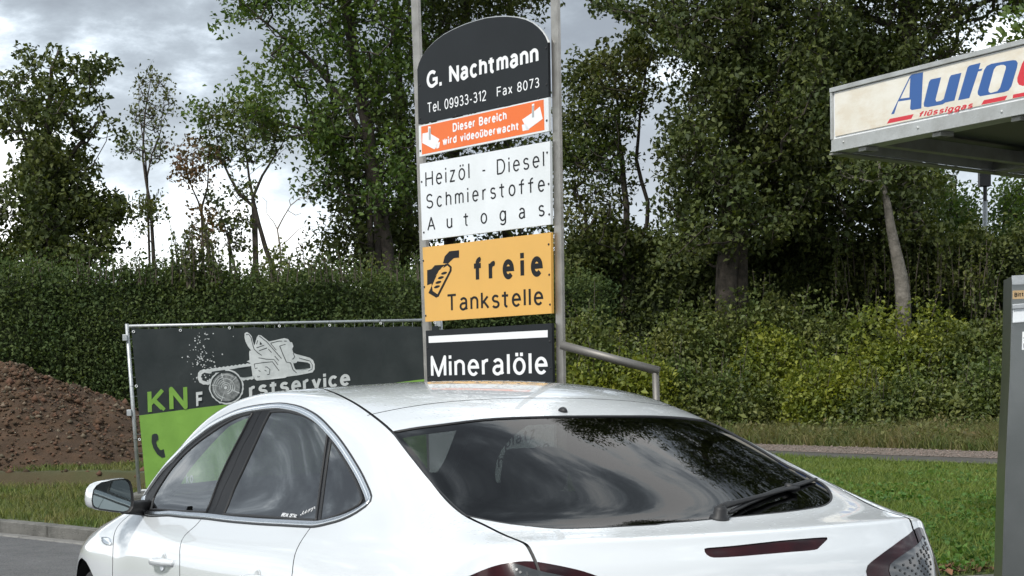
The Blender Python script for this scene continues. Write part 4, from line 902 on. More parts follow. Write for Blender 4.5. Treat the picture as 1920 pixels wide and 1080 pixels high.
for x, y in ((236, 633), (244, 774)): box('clamp', tuple(pxp(PF, x, y, -.03) - FO - Vector((.025, .03, .035))), tuple(pxp(PF, x, y, -.03) - FO + Vector((.025, .03, .035))), m_galv, fence, bevel=.005)
box('fence_coupler', tuple(pxp(PF, 822, 607, -.03) - FO - Vector((.03, .03, .035))), tuple(pxp(PF, 822, 607, -.03) - FO + Vector((.04, .03, .035))), m_galv, fence, bevel=.005)
box('fence_foot', (lbot.x - FO.x - .12, lbot.y - FO.y - .32, -.02), (lbot.x - FO.x + .12, lbot.y - FO.y + .32, .12), m_kerb, fence, bevel=.02)
box('fence_foot', (rbot.x - FO.x - .12, rbot.y - FO.y - .32, -.02), (rbot.x - FO.x + .12, rbot.y - FO.y + .32, .12), m_kerb, fence, bevel=.02)
# the banner: a rippled sheet, two tones split on a slanting line
banner = empty('banner', fence.location, label='slack vinyl banner, dark grey above and green below, with a white chainsaw emblem', category='banner')
m_bg_ = mat('banner_grey', (.030, .037, .038), rough=.7, spec=.25, color2=(.042, .049, .050), vscale=3, bump=.7, bscale=3)
m_bgr = mat('banner_green', (.225, .42, .075), rough=.6, spec=.3, color2=(.205, .39, .070), vscale=3, bump=.7, bscale=3)
aL, zT = PF.px(246, 615); aR, _ = PF.px(822, 602); zB = .28
def rip(a, z): return .012 * math.sin(a * 7 + z * 1.2) * math.exp(-(zT - z) * .6) + .007 * math.sin(a * 3.1 + 1 + z * 2) + .004 * math.sin(a * 19 + z * 3)
a0_, z0_ = PF.px(254, 779); a1_, z1_ = PF.px(789.6, 711.5)
def split(a): return z0_ + (z1_ - z0_) * (a - a0_) / (a1_ - a0_)
for nm, m_, zf0, zf1 in (('banner_top', m_bg_, lambda a: split(a), lambda a: zT - .012 * abs(math.sin((a - aL) * 3.14159 / .46))), ('banner_bottom', m_bgr, lambda a: zB, lambda a: split(a))):
    na, nz = 140, 36; V = []
    for side in (0, .0025):
        for i in range(na + 1):
            a = aL + (aR - aL) * i / na
            for j in range(nz + 1):
                z = zf0(a) + (zf1(a) - zf0(a)) * j / nz; lean_ = -(zT - z) * -.0; V.append(tuple(PF.pt(a + (zT - z) * .06 * (1 - i / na), z, rip(a, z) + side) - FO))
    n1_ = (na + 1) * (nz + 1); F = []
    for i in range(na):
        for j in range(nz):
            q = [i * (nz + 1) + j, (i + 1) * (nz + 1) + j, (i + 1) * (nz + 1) + j + 1, i * (nz + 1) + j + 1]; F.append(q[::-1]); F.append([v + n1_ for v in q])
    mesh_np(nm, V, F, m_, banner, smooth=True)
def decal(name, pts, m_, o_=.004, fn=None):
    return flat_decal(name, [PF.px(*p) for p in pts], lambda a, z: PF.pt(a, z, rip(a, z) + .0025 + o_) - FO, PF.N, m_, banner, .045)
def btext(body, L, R, cap, m_, **k):
    o = text('lettering', body, PF, L, R, cap, m_, banner, FO, **k)
    for ob in o:
        for v in ob.data.vertices:
            p = v.co + FO; a = (p - PF.P).dot(PF.D); v.co += PF.N * (rip(a, p.z) + .0075)
    return o
m_bprint2 = mat('banner_white', (.66, .68, .68), rough=.6, color2=(.55, .57, .57), vscale=14)
zb = lambda L: [(a / 2.4, 560 + b_ / 2.4) for a, b_ in L]
btext('KN', (277, 777), (352, 767), 46, m_bgr, bold=.17, sp=.16)
btext('F', (368, 764.5), (381.5, 762.5), 29, m_bprint2, bold=.20)
btext('rstservice', (467, 747), (656, 722.5), 29, m_bprint2, bold=.19, sp=.13)
z7 = lambda L: [(350 + a / 6.75, 610 + b_ / 6.75) for a, b_ in L]
saw = z7([(795, 440), (790, 350), (795, 322), (815, 318), (775, 265), (745, 205), (732, 150), (735, 100), (762, 84), (795, 105), (822, 140), (838, 205), (850, 255), (862, 235), (885, 150), (905, 122), (940, 128), (1040, 205), (1150, 180), (1230, 162), (1280, 175), (1305, 210), (1332, 215), (1350, 265), (1332, 300), (1345, 345), (1380, 362), (1470, 385), (1560, 410), (1600, 440), (1622, 490), (1622, 555), (1595, 595), (1500, 615), (1385, 635), (1265, 650), (1240, 665), (1000, 690), (885, 700), (858, 680), (835, 600), (812, 480), (760, 455)])
decal('saw_emblem', saw, m_bprint2, .004)
def stroke(pts, wd):
    P = [Vector(p) for p in pts]; Lf = []; Rt = []
    for i, p in enumerate(P):
        d = (P[min(i + 1, len(P) - 1)] - P[max(i - 1, 0)]).normalized(); n_ = Vector((-d.y, d.x)) * wd / 2; Lf.append(p + n_); Rt.append(p - n_)
    return [tuple(p) for p in Lf + Rt[::-1]]
decal('saw_line', z7([(1345, 480), (1385, 475), (1400, 455), (1530, 470), (1562, 490), (1568, 540), (1380, 560), (1362, 540)]), m_bg_, .0055)
decal('saw_line', z7([(925, 205), (955, 240), (920, 248)]), m_bg_, .0055)
for L_, w_ in (([(752, 118), (785, 112), (815, 160), (830, 230), (850, 300), (900, 350), (945, 380)], 9), ([(880, 285), (975, 252)], 10), ([(912, 322), (1012, 286)], 10), ([(895, 190), (880, 240)], 8), ([(915, 135), (1010, 210), (1090, 300), (1195, 420)], 9),
               ([(1060, 225), (1160, 200), (1260, 200)], 9), ([(1060, 230), (1130, 315)], 8), ([(1170, 262), (1245, 240)], 8), ([(1172, 262), (1210, 360), (1255, 465), (1310, 475), (1340, 560), (1385, 600)], 10), ([(1345, 350), (1365, 400), (1335, 430)], 9), ([(1030, 300), (1070, 345)], 9), ([(1110, 390), (1160, 445)], 9),
               ([(905, 410), (1000, 428), (1100, 430), (1150, 500)], 8), ([(850, 490), (960, 472), (1080, 460), (1165, 575)], 9), ([(852, 490), (862, 545), (1010, 525), (1050, 560), (1040, 620), (895, 655), (895, 640)], 9), ([(1420, 412), (1560, 450), (1592, 500), (1588, 555), (1540, 578)], 7), ([(905, 570), (930, 585)], 8), ([(980, 565), (1005, 580)], 8)):
    decal('saw_line', z7(stroke(L_, w_)), m_bg_, .0055)
bar_o = [(888, 352), (890, 334), (905, 322), (1122, 293), (1136, 296), (1142, 360), (925, 386), (902, 380), (892, 368)]; bar_i = [(902, 352), (906, 340), (917, 333), (1130, 303), (1136, 349), (930, 374), (910, 368)]
# saw bar with its chain teeth
bo = []
for k in range(len(bar_o)):
    p, q = bar_o[k], bar_o[(k + 1) % len(bar_o)]; n = max(2, int(math.hypot(q[0] - p[0], q[1] - p[1]) / 9))
    for i in range(n):
        x, y = p[0] + (q[0] - p[0]) * i / n, p[1] + (q[1] - p[1]) * i / n; s_ = 4 if i % 2 else 0; c = (1010, 340); d = math.hypot(x - c[0], y - c[1]); bo.append((x, y + s_ * (1 if y > c[1] else -1)))
decal('saw_bar', zb(bo), m_bprint2, .003); decal('saw_line', zb(bar_i), m_bg_, .0036)
r = rng(61); circ = lambda cx, cy, rad, n=36, j=0.0: [(cx + (rad + r.uniform(-j, j)) * math.cos(t_), cy + (rad + r.uniform(-j, j)) * math.sin(t_)) for t_ in np.linspace(0, 2 * math.pi, n, endpoint=False)]
decal('log_emblem', zb(circ(1017, 397, 78, 48, 2.5)), m_bprint2, .0060); decal('log_emblem', zb(circ(1017, 397, 72, 40, 1)), m_bg_, .0064); decal('log_emblem', zb(circ(1015, 398, 64, 40, 1)), mat('log_grey', (.12, .13, .13), rough=.7, color2=(.30, .31, .31), vscale=30), .0068)
for rad in (58, 49, 40, 31, 22, 14):
    for a_ in range(3):
        t0 = r.uniform(0, 6.28); sp_ = r.uniform(1.0, 1.9); o_ = [(1015 + rad * math.cos(t_), 399 + rad * math.sin(t_)) for t_ in np.linspace(t0, t0 + sp_, 12)]; i_ = [(1015 + (rad - 2.6) * math.cos(t_), 399 + (rad - 2.6) * math.sin(t_)) for t_ in np.linspace(t0 + sp_, t0, 12)]
        decal('log_ring', zb(o_ + i_), m_bprint2, .0076)
decal('log_emblem', zb(circ(1013, 401, 7, 14)), m_bprint2, .0080)
for a_ in (.4, 1.9, 3.3, 4.4, 5.5): decal('log_ring', zb([(1015 + 12 * math.cos(a_), 399 + 12 * math.sin(a_)), (1015 + 66 * math.cos(a_ + .03), 399 + 66 * math.sin(a_ + .03)), (1015 + 66 * math.cos(a_ - .03), 399 + 66 * math.sin(a_ - .03))]), m_bprint2, .0084)
specks = bmesh.new()
for q in range(110):
    x = r.normal(905, 28) + (r.random() < .3) * r.normal(30, 30); y = r.uniform(150, 400) if r.random() < .7 else r.normal(280, 25); rad = r.uniform(1.2, 4.2)
    vs = [specks.verts.new(PF.pt(*PF.px((x + rad * math.cos(t_)) / 2.4, 560 + (y + rad * math.sin(t_)) / 2.4), rip(*PF.px(x / 2.4, 560 + y / 2.4)) + .0065) - FO) for t_ in (0, -1.3, -2.6, -3.9, -5.2)]
    specks.faces.new(vs)
me = bpy.data.meshes.new('sawdust_print'); specks.to_mesh(me); specks.free(); me.materials.append(m_bprint2); o = bpy.data.objects.new('sawdust_print', me); link(o, banner); o['kind'] = 'stuff'
# telephone receiver
ph = [(682, 622), (684, 612), (694, 607), (706, 608), (711, 618), (712, 634), (704, 640), (701, 648), (707, 665), (719, 680), (727, 681), (735, 677), (750, 690), (752, 700), (742, 714), (728, 716), (706, 700), (689, 672), (681, 645)]
decal('telephone_emblem', zb(ph), m_bg_, .004)
btext('www.ko', (318, 917), (362, 905), 20, m_bprint2, bold=.18)
# eyelets and hooks
for x, y in ((250, 622), (338, 619.5), (430, 615), (523, 611.5), (618, 610), (714, 606), (255.5, 724), (261, 824), (815, 605)):
    a, z = PF.px(x, y); c = PF.pt(a, z, rip(a, z) + .006) - FO; tb = MB(); tb.tube([np.array(c + PF.D * .012 * math.cos(t_) + Vector((0, 0, .012 * math.sin(t_)))) for t_ in np.linspace(0, 6.283, 13)], .004, 5, caps=False); tb.build('eyelet', m_wprint, banner)
    tb = MB(); ed = Vector((0, 0, .05)) if y < 640 and x > 255 else -PF.D * .06; tb.tube([np.array(c), np.array(c + ed + PF.N * -.02)], .003, 5); tb.build('cable_tie', m_bprint, banner)

# ---------------- gas station canopy end at the right
C0 = wp(1558.5, 283, 15.0); DF = Vector((.41, -.912, 0)).normalized(); DE = Vector((.70, .714, 0)).normalized()
can = empty('gas_canopy', (C0.x + 1.6, C0.y - .6, 0), label='end of a flat metal canopy with a weathered cream gas sign fascia', category='canopy'); KO = can.location.copy()
PC = Plane((C0.x, C0.y), (DF.x, DF.y)); NB = -PC.N
m_fas = mat('weathered_aluminium', (.52, .535, .53), rough=.5, metal=.45, color2=(.40, .405, .39), vscale=4, bump=.1, bscale=40)
m_cream = mat('cream_sign', (.74, .70, .60), rough=.45, color2=(.66, .56, .42), vscale=2.6)
t = m_cream.node_tree; b = t.nodes['Principled BSDF']; srcl = b.inputs['Base Color'].links[0].from_socket
no = t.nodes.new('ShaderNodeTexNoise'); no.inputs['Scale'].default_value = 2.0; no.inputs['Detail'].default_value = 12; no.inputs['Roughness'].default_value = .72; tcn = t.nodes.new('ShaderNodeTexCoord'); mp = t.nodes.new('ShaderNodeMapping'); mp.inputs['Scale'].default_value = (1, 1, 3.2); t.links.new(tcn.outputs['Object'], mp.inputs[0]); t.links.new(mp.outputs[0], no.inputs[0])
mr = t.nodes.new('ShaderNodeMapRange'); mr.inputs['From Min'].default_value = .40; mr.inputs['From Max'].default_value = .60; t.links.new(no.outputs[0], mr.inputs[0])
mm = t.nodes.new('ShaderNodeMix'); mm.data_type = 'RGBA'; t.links.new(mr.outputs[0], mm.inputs['Factor']); mm.inputs['A'].default_value = (.80, .77, .69, 1); t.links.new(srcl, mm.inputs['B']); t.links.new(mm.outputs['Result'], b.inputs['Base Color'])
zf = PC.px(1558.5, 283)[1]; zt_ = PC.px(1559.5, 165)[1]; Hf = zt_ - zf; LEN = 6.5; W2 = 4.6
def cbox(name, a0, a1, z0, z1, o0, o1, m_, parent=can, bevel=.003, **k):
    bm = bmesh.new(); P = []
    for z in (z0, z1):
        for a, o in ((a0, o0), (a1, o0), (a1, o1), (a0, o1)): P.append(PC.pt(a, z, o) - KO)
    hexa(bm, P); return bm_obj(name, bm, m_, parent, bevel=bevel, **k)
zlow = PC.px(1558.5, 262)[1]
cbox('fascia', 0, LEN, zf, zlow, -.05, .0, m_fas)
cbox('fascia_top', -.002, LEN, zt_ - .035, zt_, -.16, .012, m_fas)
cbox('fascia_end', 0.0, .022, zlow, zt_ - .036, -.16, .008, m_fas)
cbox('light_box', .024, LEN, zlow + .002, zt_ - .038, -.15, -.012, m_wprint, bevel=0)
cr_ = cbox('sign_face', .05, LEN, zlow + .02, zt_ - .05, -.011, -.004, m_cream, bevel=0)
cbox('fascia_lip', -.005, LEN, zf - .012, zf, -.17, .006, m_fas)
# lettering of the sign face, slanted
PC2 = PC; zc_ = lambda L: [(1500 + a / 3.6, 50 + b_ / 3.6) for a, b_ in L]
m_blue = mat('blue_print', (.028, .105, .33), rough=.45); m_red = mat('red_print', (.62, .03, .045), rough=.45)
def cdecal(name, pts, m_, o=-.0036):
    return flat_decal(name, [PC.px(*p) for p in zc_(pts)], lambda a, z: PC.pt(a, z, o) - KO, PC.N, m_, cr_)
# A
cdecal('lettering', [(612, 592), (738, 336), (752, 322), (828, 307), (816, 552), (752, 563), (740, 555), (745, 492), (660, 505), (633, 588)], m_blue)
cdecal('letter_hole', [(675, 486), (742, 345), (736, 478)], m_cream, -.0030)
# u
cdecal('lettering', [(835, 540), (832, 520), (868, 372), (880, 356), (950, 341), (912, 492), (918, 506), (948, 500), (967, 488), (1006, 345), (1016, 328), (1087, 311), (1040, 498), (978, 512), (960, 524), (862, 543)], m_blue)
# t
cdecal('lettering', [(1064, 497), (1128, 275), (1142, 262), (1216, 244), (1204, 287), (1230, 282), (1222, 297), (1200, 302), (1140, 482)], m_blue)
# o
cdecal('lettering', [(1212, 470), (1198, 458), (1196, 440), (1240, 292), (1258, 265), (1290, 250), (1435, 225), (1456, 228), (1467, 245), (1462, 275), (1425, 400), (1405, 430), (1375, 442)], m_blue)
cdecal('letter_hole', [(1284, 448), (1272, 440), (1270, 425), (1306, 290), (1322, 268), (1352, 258), (1375, 258), (1388, 268), (1386, 285), (1348, 412), (1330, 435)], m_cream, -.0030)
# g a s go on past the picture edge
cdecal('lettering', [(1464, 372), (1464, 345), (1495, 250), (1510, 225), (1545, 215), (1640, 196), (1655, 215), (1640, 250), (1560, 268), (1530, 360), (1590, 350), (1600, 310), (1570, 316), (1580, 285), (1660, 268), (1620, 380), (1500, 400), (1475, 392)], m_red)
cdecal('lettering', [(1690, 355), (1730, 225), (1745, 200), (1830, 180), (1850, 190), (1800, 345), (1745, 352), (1755, 315), (1725, 322), (1715, 350)], m_red)
cdecal('lettering', [(1860, 330), (1870, 290), (1930, 280), (1935, 262), (1890, 268), (1900, 195), (1985, 175), (1975, 210), (1940, 218), (1935, 232), (1975, 225), (1960, 310)], m_red)
for pts in ([(583, 655), (603, 622), (765, 590), (748, 622)], [(1220, 528), (1238, 496), (1398, 464), (1380, 496)], [(1432, 484), (1436, 458), (1640, 418), (1622, 448)], [(1700, 440), (1712, 415), (1900, 378), (1885, 404)]): cdecal('underline', pts, m_red)
o = text('lettering', 'flüssiggas', PC, (1500 + 795 / 3.6, 50 + 613 / 3.6), (1500 + 1158 / 3.6, 50 + 549 / 3.6), 10.5, m_red, cr_, KO, out=-.0042, bold=.20, sp=.12, shear=.3)
# screws in the fascia strip
for x, y in ((294, 778), (797, 682), (1362, 574)):
    a, z = PC.px(1500 + x / 3.6, 50 + y / 3.6); bm = bmesh.new(); bmesh.ops.create_uvsphere(bm, u_segments=10, v_segments=6, radius=.011)
    for v in bm.verts: v.co = PC.pt(a, z, .0) - KO + Vector((v.co.x, v.co.y, v.co.z))
    bm_obj('bolt', bm, m_fas, can, smooth=True)
# underside: frame beams, brackets, dark ceiling sheets
E0 = C0 + Vector((0, 0, 0)); E1 = E0 + DE * W2
def beam(name, p, q, w_, h_, m_, z=0.0):
    d = (q - p).normalized(); s_ = Vector((d.y, -d.x, 0)) * w_ / 2; bm = bmesh.new()
    P = [p + s_, q + s_, q - s_, p - s_]; hexa(bm, [x - KO + Vector((0, 0, z)) for x in P] + [x - KO + Vector((0, 0, z + h_)) for x in P]); return bm_obj(name, bm, m_, can, bevel=.004)
m_fr = mat('frame_grey', (.33, .335, .32), rough=.6, metal=.4, color2=(.24, .24, .22), vscale=5)
m_und = mat('soffit', (.05, .055, .062), rough=.45, metal=.2)
beam('edge_beam', E0 + NB * .10 + DE * .03, E1, .06, .42, m_fas, .0)
beam('edge_lip', E0 + NB * .06 - DE * .03, E1, .12, .014, m_fr, -.030)
beam('frame_beam', E0 + DF * .45 + NB * .16, E0 + DF * .45 + NB * .16 + DE * W2, .09, .10, m_fr, -.01)
beam('frame_beam', E0 + DF * 3.4 + NB * .16, E0 + DF * 3.4 + DE * W2, .12, .12, m_fr, -.02)
beam('frame_beam', E0 + NB * .20 + DF * .1, E0 + NB * .20 + DF * LEN, .10, .09, m_fr, .012)
beam('frame_beam', E0 + DE * 2.4 + NB * .1, E0 + DE * 2.4 + DF * LEN, .14, .12, m_fr, -.03)
bm = bmesh.new(); P = [E0 + NB * .1, E1, E1 + DF * LEN, E0 + DF * LEN + NB * .1]; hexa(bm, [x - KO + Vector((0, 0, .13)) for x in P] + [x - KO + Vector((0, 0, .16)) for x in P]); bm_obj('soffit', bm, m_und, can)
hexa(bm := bmesh.new(), [x - KO + Vector((0, 0, Hf - .06)) for x in P] + [x - KO + Vector((0, 0, Hf - .03)) for x in P]); bm_obj('roof_sheet', bm, m_fas, can)
for x, y in ((405, 848), (905, 757), (1440, 660)):
    a, z = PC.px(1500 + x / 3.6, 50 + y / 3.6); cbox('bracket', a - .05, a + .05, zf - .045, zf - .013, -.14, -.02, m_fr); cbox('bracket_slot', a - .022, a + .022, zf - .047, zf - .0455, -.10, -.05, m_dark, bevel=0)
# its column, out of the picture to the right
cbox('column', 3.6, 3.8, 0, zf - .03, -2.2, -2.0, m_fas)
# ---------------- the steel pump cabinet cut by the right picture edge
pp = [(1897.5, 518), (1896, 600), (1893.5, 700), (1888.5, 800), (1885, 880), (1881, 1000), (1879, 1080)]
PD = Plane((wp(1890, 800, 9.0).x, 9.0), (.985, -.17)); cab = empty('pump_cabinet', PD.pt(.35, 0), label='brushed steel pump cabinet cut by the right picture edge', category='cabinet'); DO = cab.location.copy()
m_cab = mat('cabinet_steel', (.24, .25, .245), rough=.28, metal=.92, color2=(.19, .20, .195), vscale=2, bump=.04, bscale=200)
prof = [PD.px(*p) for p in pp]; prof.append((prof[-1][0] - .03, 0.0)); wd = .62
V = []
for a, z in prof: V += [tuple(PD.pt(a, z, 0) - DO), tuple(PD.pt(wd, z, 0) - DO), tuple(PD.pt(wd, z, -.45) - DO), tuple(PD.pt(a, z, -.45) - DO)]
n = len(prof); F = [[0, 1, 2, 3], [(n - 1) * 4 + q for q in (3, 2, 1, 0)]] + [[i * 4 + q, (i + 1) * 4 + q, (i + 1) * 4 + (q + 1) % 4, i * 4 + (q + 1) % 4] for i in range(n - 1) for q in range(4)]
ob = mesh_np('cabinet_body', V, F, m_cab, cab)
def dslab(name, pts, m_, o0, o1, parent=cab, **k): return slab(name, PD, [PD.px(*p) for p in pts], o0, o1, m_, parent, DO, **k)
a_r = 1990
dslab('cabinet_lid', [(1896.5, 517), (a_r, 512), (a_r, 531), (1897.5, 534)], m_galv, .0, .012)
dslab('notice_strip', [(1898.5, 545), (a_r, 541), (a_r, 557), (1898.5, 561)], mat('tan_sign', (.42, .29, .15), rough=.5), .0, .002)
text('lettering', 'Bitte', PD, (1902, 557), (1925, 555), 8, m_bprint, cab, DO, out=.0024, bold=.18)
dslab('card_box', [(1899, 573), (1945, 570), (1945, 602), (1898, 606)], m_white, .0, .028, bevel=.004)
dslab('card_hood', [(1897, 571), (1948, 567), (1948, 576), (1897.5, 580)], m_galv, .0, .04, bevel=.003)
st_ = dslab('sticker', [(1917, 622), (1950, 620), (1950, 654), (1916, 656)], m_wprint, .0, .0015)
text('lettering', 'S', PD, (1919, 640), (1924, 640), 9, m_bprint, cab, DO, out=.002); text('lettering', 'E', PD, (1919, 652), (1924, 652), 8, m_bprint, cab, DO, out=.002)
# ---------------- grey pole with a dark head far behind
pb = wp(1847, 470, 47); pole = empty('signal_pole', (pb.x, pb.y, float(ground_h(pb.x, pb.y))), label='grey metal pole with a dark box head above the bushes below the canopy', category='pole'); QO = np.array(pole.location)
tb = MB(); tp = wp(1847, 378, 47); tb.tube([[0, 0, 0], np.array(tp) - QO], .065, 12); tb.build('pole', m_galv, pole, smooth=True)
tb = MB(); t2 = wp(1847, 345, 47); tb.tube([np.array(tp) - QO, np.array(t2) - QO], .05, 10); tb.build('head_arm', m_dark, pole)
c = np.array(wp(1845, 335, 47)) - QO; box('signal_head', tuple(c - [.13, .12, .20]), tuple(c + [.15, .12, .20]), m_dark, pole, bevel=.02); box('signal_hood', tuple(c - [.16, .18, -.19]), tuple(c + [.18, .12, .215]), m_dark, pole, bevel=.005)

# ================================================================== THE CAR
# one smooth body surface from a net of control points (x forward from the rear bumper, y left, z up)
# control net: rows front->rear, columns centre -> sill ; (X fwd from rear bumper, Y left, Z)
NET=[
# A             A2              B               C               D               E               F               G              H
[(4.70,0,.20),(4.68,.33,.20),(4.60,.62,.20),(4.50,.74,.20),(4.44,.79,.20),(4.38,.82,.20),(4.34,.84,.20),(4.32,.85,.20),(4.30,.85,.19)],
[(4.77,0,.42),(4.75,.33,.42),(4.66,.62,.42),(4.54,.75,.42),(4.46,.80,.42),(4.38,.84,.40),(4.33,.86,.36),(4.30,.86,.28),(4.28,.85,.20)],
[(4.76,0,.62),(4.73,.33,.62),(4.62,.62,.62),(4.48,.76,.62),(4.40,.82,.60),(4.33,.86,.56),(4.28,.88,.48),(4.26,.88,.34),(4.25,.86,.20)],
[(4.66,0,.78),(4.62,.33,.78),(4.50,.62,.76),(4.38,.74,.75),(4.30,.82,.72),(4.24,.87,.66),(4.20,.90,.54),(4.18,.90,.36),(4.18,.86,.20)],
[(4.35,0,.90),(4.30,.33,.90),(4.22,.60,.87),(4.14,.72,.85),(4.08,.82,.81),(4.04,.90,.72),(4.02,.92,.56),(4.0,.91,.36),(4.0,.86,.20)],
[(4.10,0,.96),(4.05,.33,.955),(3.98,.60,.93),(3.88,.71,.905),(3.84,.81,.87),(3.82,.915,.78),(3.80,.945,.60),(3.8,.92,.38),(3.8,.86,.20)],
[(3.90,0,1.0),(3.85,.33,.995),(3.76,.60,.965),(3.74,.72,.94),(3.68,.81,.92),(3.60,.905,.82),(3.60,.93,.62),(3.6,.92,.38),(3.6,.86,.20)],
[(3.76,0,1.02),(3.70,.36,1.015),(3.60,.66,.99),(3.58,.76,.975),(3.52,.815,.95),(3.42,.89,.86),(3.42,.925,.64),(3.42,.92,.40),(3.42,.86,.20)],
[(3.54,0,1.12),(3.48,.34,1.11),(3.38,.66,1.09),(3.40,.75,1.045),(3.32,.815,.96),(3.25,.885,.88),(3.25,.925,.66),(3.25,.92,.40),(3.25,.86,.20)],
[(3.24,0,1.26),(3.19,.32,1.25),(3.14,.62,1.24),(3.16,.715,1.165),(3.04,.805,.975),(3.0,.885,.90),(3.0,.925,.68),(3.0,.92,.40),(3.0,.86,.20)],
[(2.92,0,1.385),(2.90,.31,1.38),(2.88,.59,1.365),(2.88,.675,1.275),(2.74,.80,.985),(2.74,.885,.91),(2.74,.925,.69),(2.74,.92,.40),(2.74,.86,.20)],
[(2.58,0,1.455),(2.57,.31,1.45),(2.55,.58,1.43),(2.54,.652,1.355),(2.44,.80,1.0),(2.44,.885,.92),(2.44,.925,.70),(2.44,.92,.40),(2.44,.86,.20)],
[(2.20,0,1.482),(2.20,.31,1.475),(2.18,.575,1.445),(2.17,.645,1.385),(2.14,.80,1.015),(2.14,.885,.93),(2.14,.925,.71),(2.14,.92,.40),(2.14,.86,.20)],
[(1.84,0,1.475),(1.84,.31,1.465),(1.84,.57,1.44),(1.84,.642,1.38),(1.84,.80,1.03),(1.84,.887,.94),(1.84,.925,.72),(1.84,.92,.40),(1.84,.86,.20)],
[(1.54,0,1.445),(1.54,.31,1.437),(1.54,.57,1.40),(1.54,.65,1.33),(1.54,.80,1.05),(1.54,.89,.95),(1.54,.927,.73),(1.54,.92,.40),(1.54,.86,.20)],
[(1.26,0,1.39),(1.26,.31,1.38),(1.26,.575,1.335),(1.26,.66,1.275),(1.26,.80,1.065),(1.26,.89,.96),(1.26,.93,.74),(1.26,.925,.40),(1.26,.86,.20)],
[(.96,0,1.30),(.97,.31,1.29),(.98,.59,1.245),(.98,.68,1.20),(.98,.795,1.075),(.98,.885,.965),(.98,.93,.75),(.98,.925,.40),(.98,.86,.20)],
[(.64,0,1.20),(.66,.31,1.19),(.70,.605,1.155),(.72,.695,1.125),(.72,.785,1.06),(.72,.875,.96),(.72,.915,.75),(.72,.91,.42),(.72,.86,.22)],
[(.32,0,1.095),(.35,.31,1.09),(.44,.62,1.075),(.50,.71,1.065),(.52,.78,1.03),(.53,.86,.945),(.53,.895,.75),(.53,.89,.45),(.53,.85,.24)],
[(.20,0,1.07),(.23,.31,1.07),(.31,.62,1.06),(.37,.71,1.05),(.42,.77,1.01),(.45,.84,.93),(.46,.875,.74),(.46,.87,.46),(.46,.84,.24)],
[(.13,0,1.06),(.16,.31,1.062),(.24,.62,1.055),(.31,.71,1.04),(.37,.76,1.0),(.41,.83,.91),(.42,.86,.73),(.42,.86,.46),(.42,.83,.24)],
[(.125,0,1.05),(.155,.31,1.052),(.235,.62,1.045),(.30,.70,1.03),(.355,.75,.99),(.395,.82,.90),(.40,.855,.72),(.40,.855,.46),(.40,.82,.24)],
[(.11,0,1.02),(.14,.31,1.02),(.21,.62,1.01),(.26,.69,.99),(.32,.74,.95),(.36,.81,.87),(.37,.845,.70),(.37,.845,.46),(.37,.81,.24)],
[(.08,0,.96),(.11,.31,.96),(.17,.61,.93),(.22,.68,.91),(.27,.74,.87),(.31,.80,.80),(.33,.83,.66),(.33,.835,.45),(.33,.80,.24)],
[(.06,0,.82),(.08,.31,.82),(.13,.60,.80),(.17,.68,.79),(.22,.74,.76),(.26,.80,.70),(.28,.82,.58),(.29,.83,.42),(.29,.80,.24)],
[(.00,0,.68),(.02,.31,.68),(.07,.60,.67),(.12,.70,.66),(.17,.76,.63),(.22,.80,.58),(.25,.82,.50),(.27,.82,.38),(.28,.80,.24)],
[(.00,0,.50),(.02,.31,.50),(.07,.60,.50),(.12,.70,.49),(.16,.75,.47),(.20,.78,.44),(.24,.80,.40),(.26,.81,.33),(.27,.79,.23)],
[(.05,0,.28),(.07,.31,.28),(.11,.60,.28),(.15,.69,.28),(.19,.74,.27),(.22,.76,.26),(.25,.78,.25),(.26,.79,.24),(.27,.78,.22)],
]
NET=np.array(NET,float)
NET[...,0]+=np.maximum(NET[...,0]-2.3,0)*.085
NET[12:16,2,2]-=.008
NET[4:7,4:6,1]+=.02; NET[4:6,3:6,2]+=.01
NET[8:11,2:4,0]+=np.array([.06,.06]); NET[8:11,1,0]+=.03
NET[8:12,2:4,1]+=np.array([.02,.016]); NET[9:13,2,2]+=np.array([.014,.02,.018,.01]); NET[9:12,3,2]+=.012
NET[13:15,2,1]-=.012
NET[10:14,3,1]+=.012
NET[17:24,2:5,1]+=np.array([.004,.022,.028])
NET[18:22,2:5,2]+=np.array([.004,.010,.008])
NR,NC=NET.shape[:2]
def _ext():
    G=np.zeros((NR+2,NC+2,3))
    G[1:-1,1:-1]=NET
    G[1:-1,0]=NET[:,1]*[1,-1,1]          # mirror across the centre line
    G[1:-1,-1]=2*NET[:,-1]-NET[:,-2]
    G[0]=2*G[1]-G[2]; G[-1]=2*G[-2]-G[-3]
    return G
G=_ext()
NET0=NET.copy()
def basis(t):
    t2=t*t;t3=t2*t
    return np.stack([(1-t)**3/6,(3*t3-6*t2+4)/6,(-3*t3+3*t2+3*t+1)/6,t3/6],-1)
def dbasis(t):
    t2=t*t
    return np.stack([-(1-t)**2/2,(9*t2-12*t)/6,(-9*t2+6*t+3)/6,t2/2],-1)
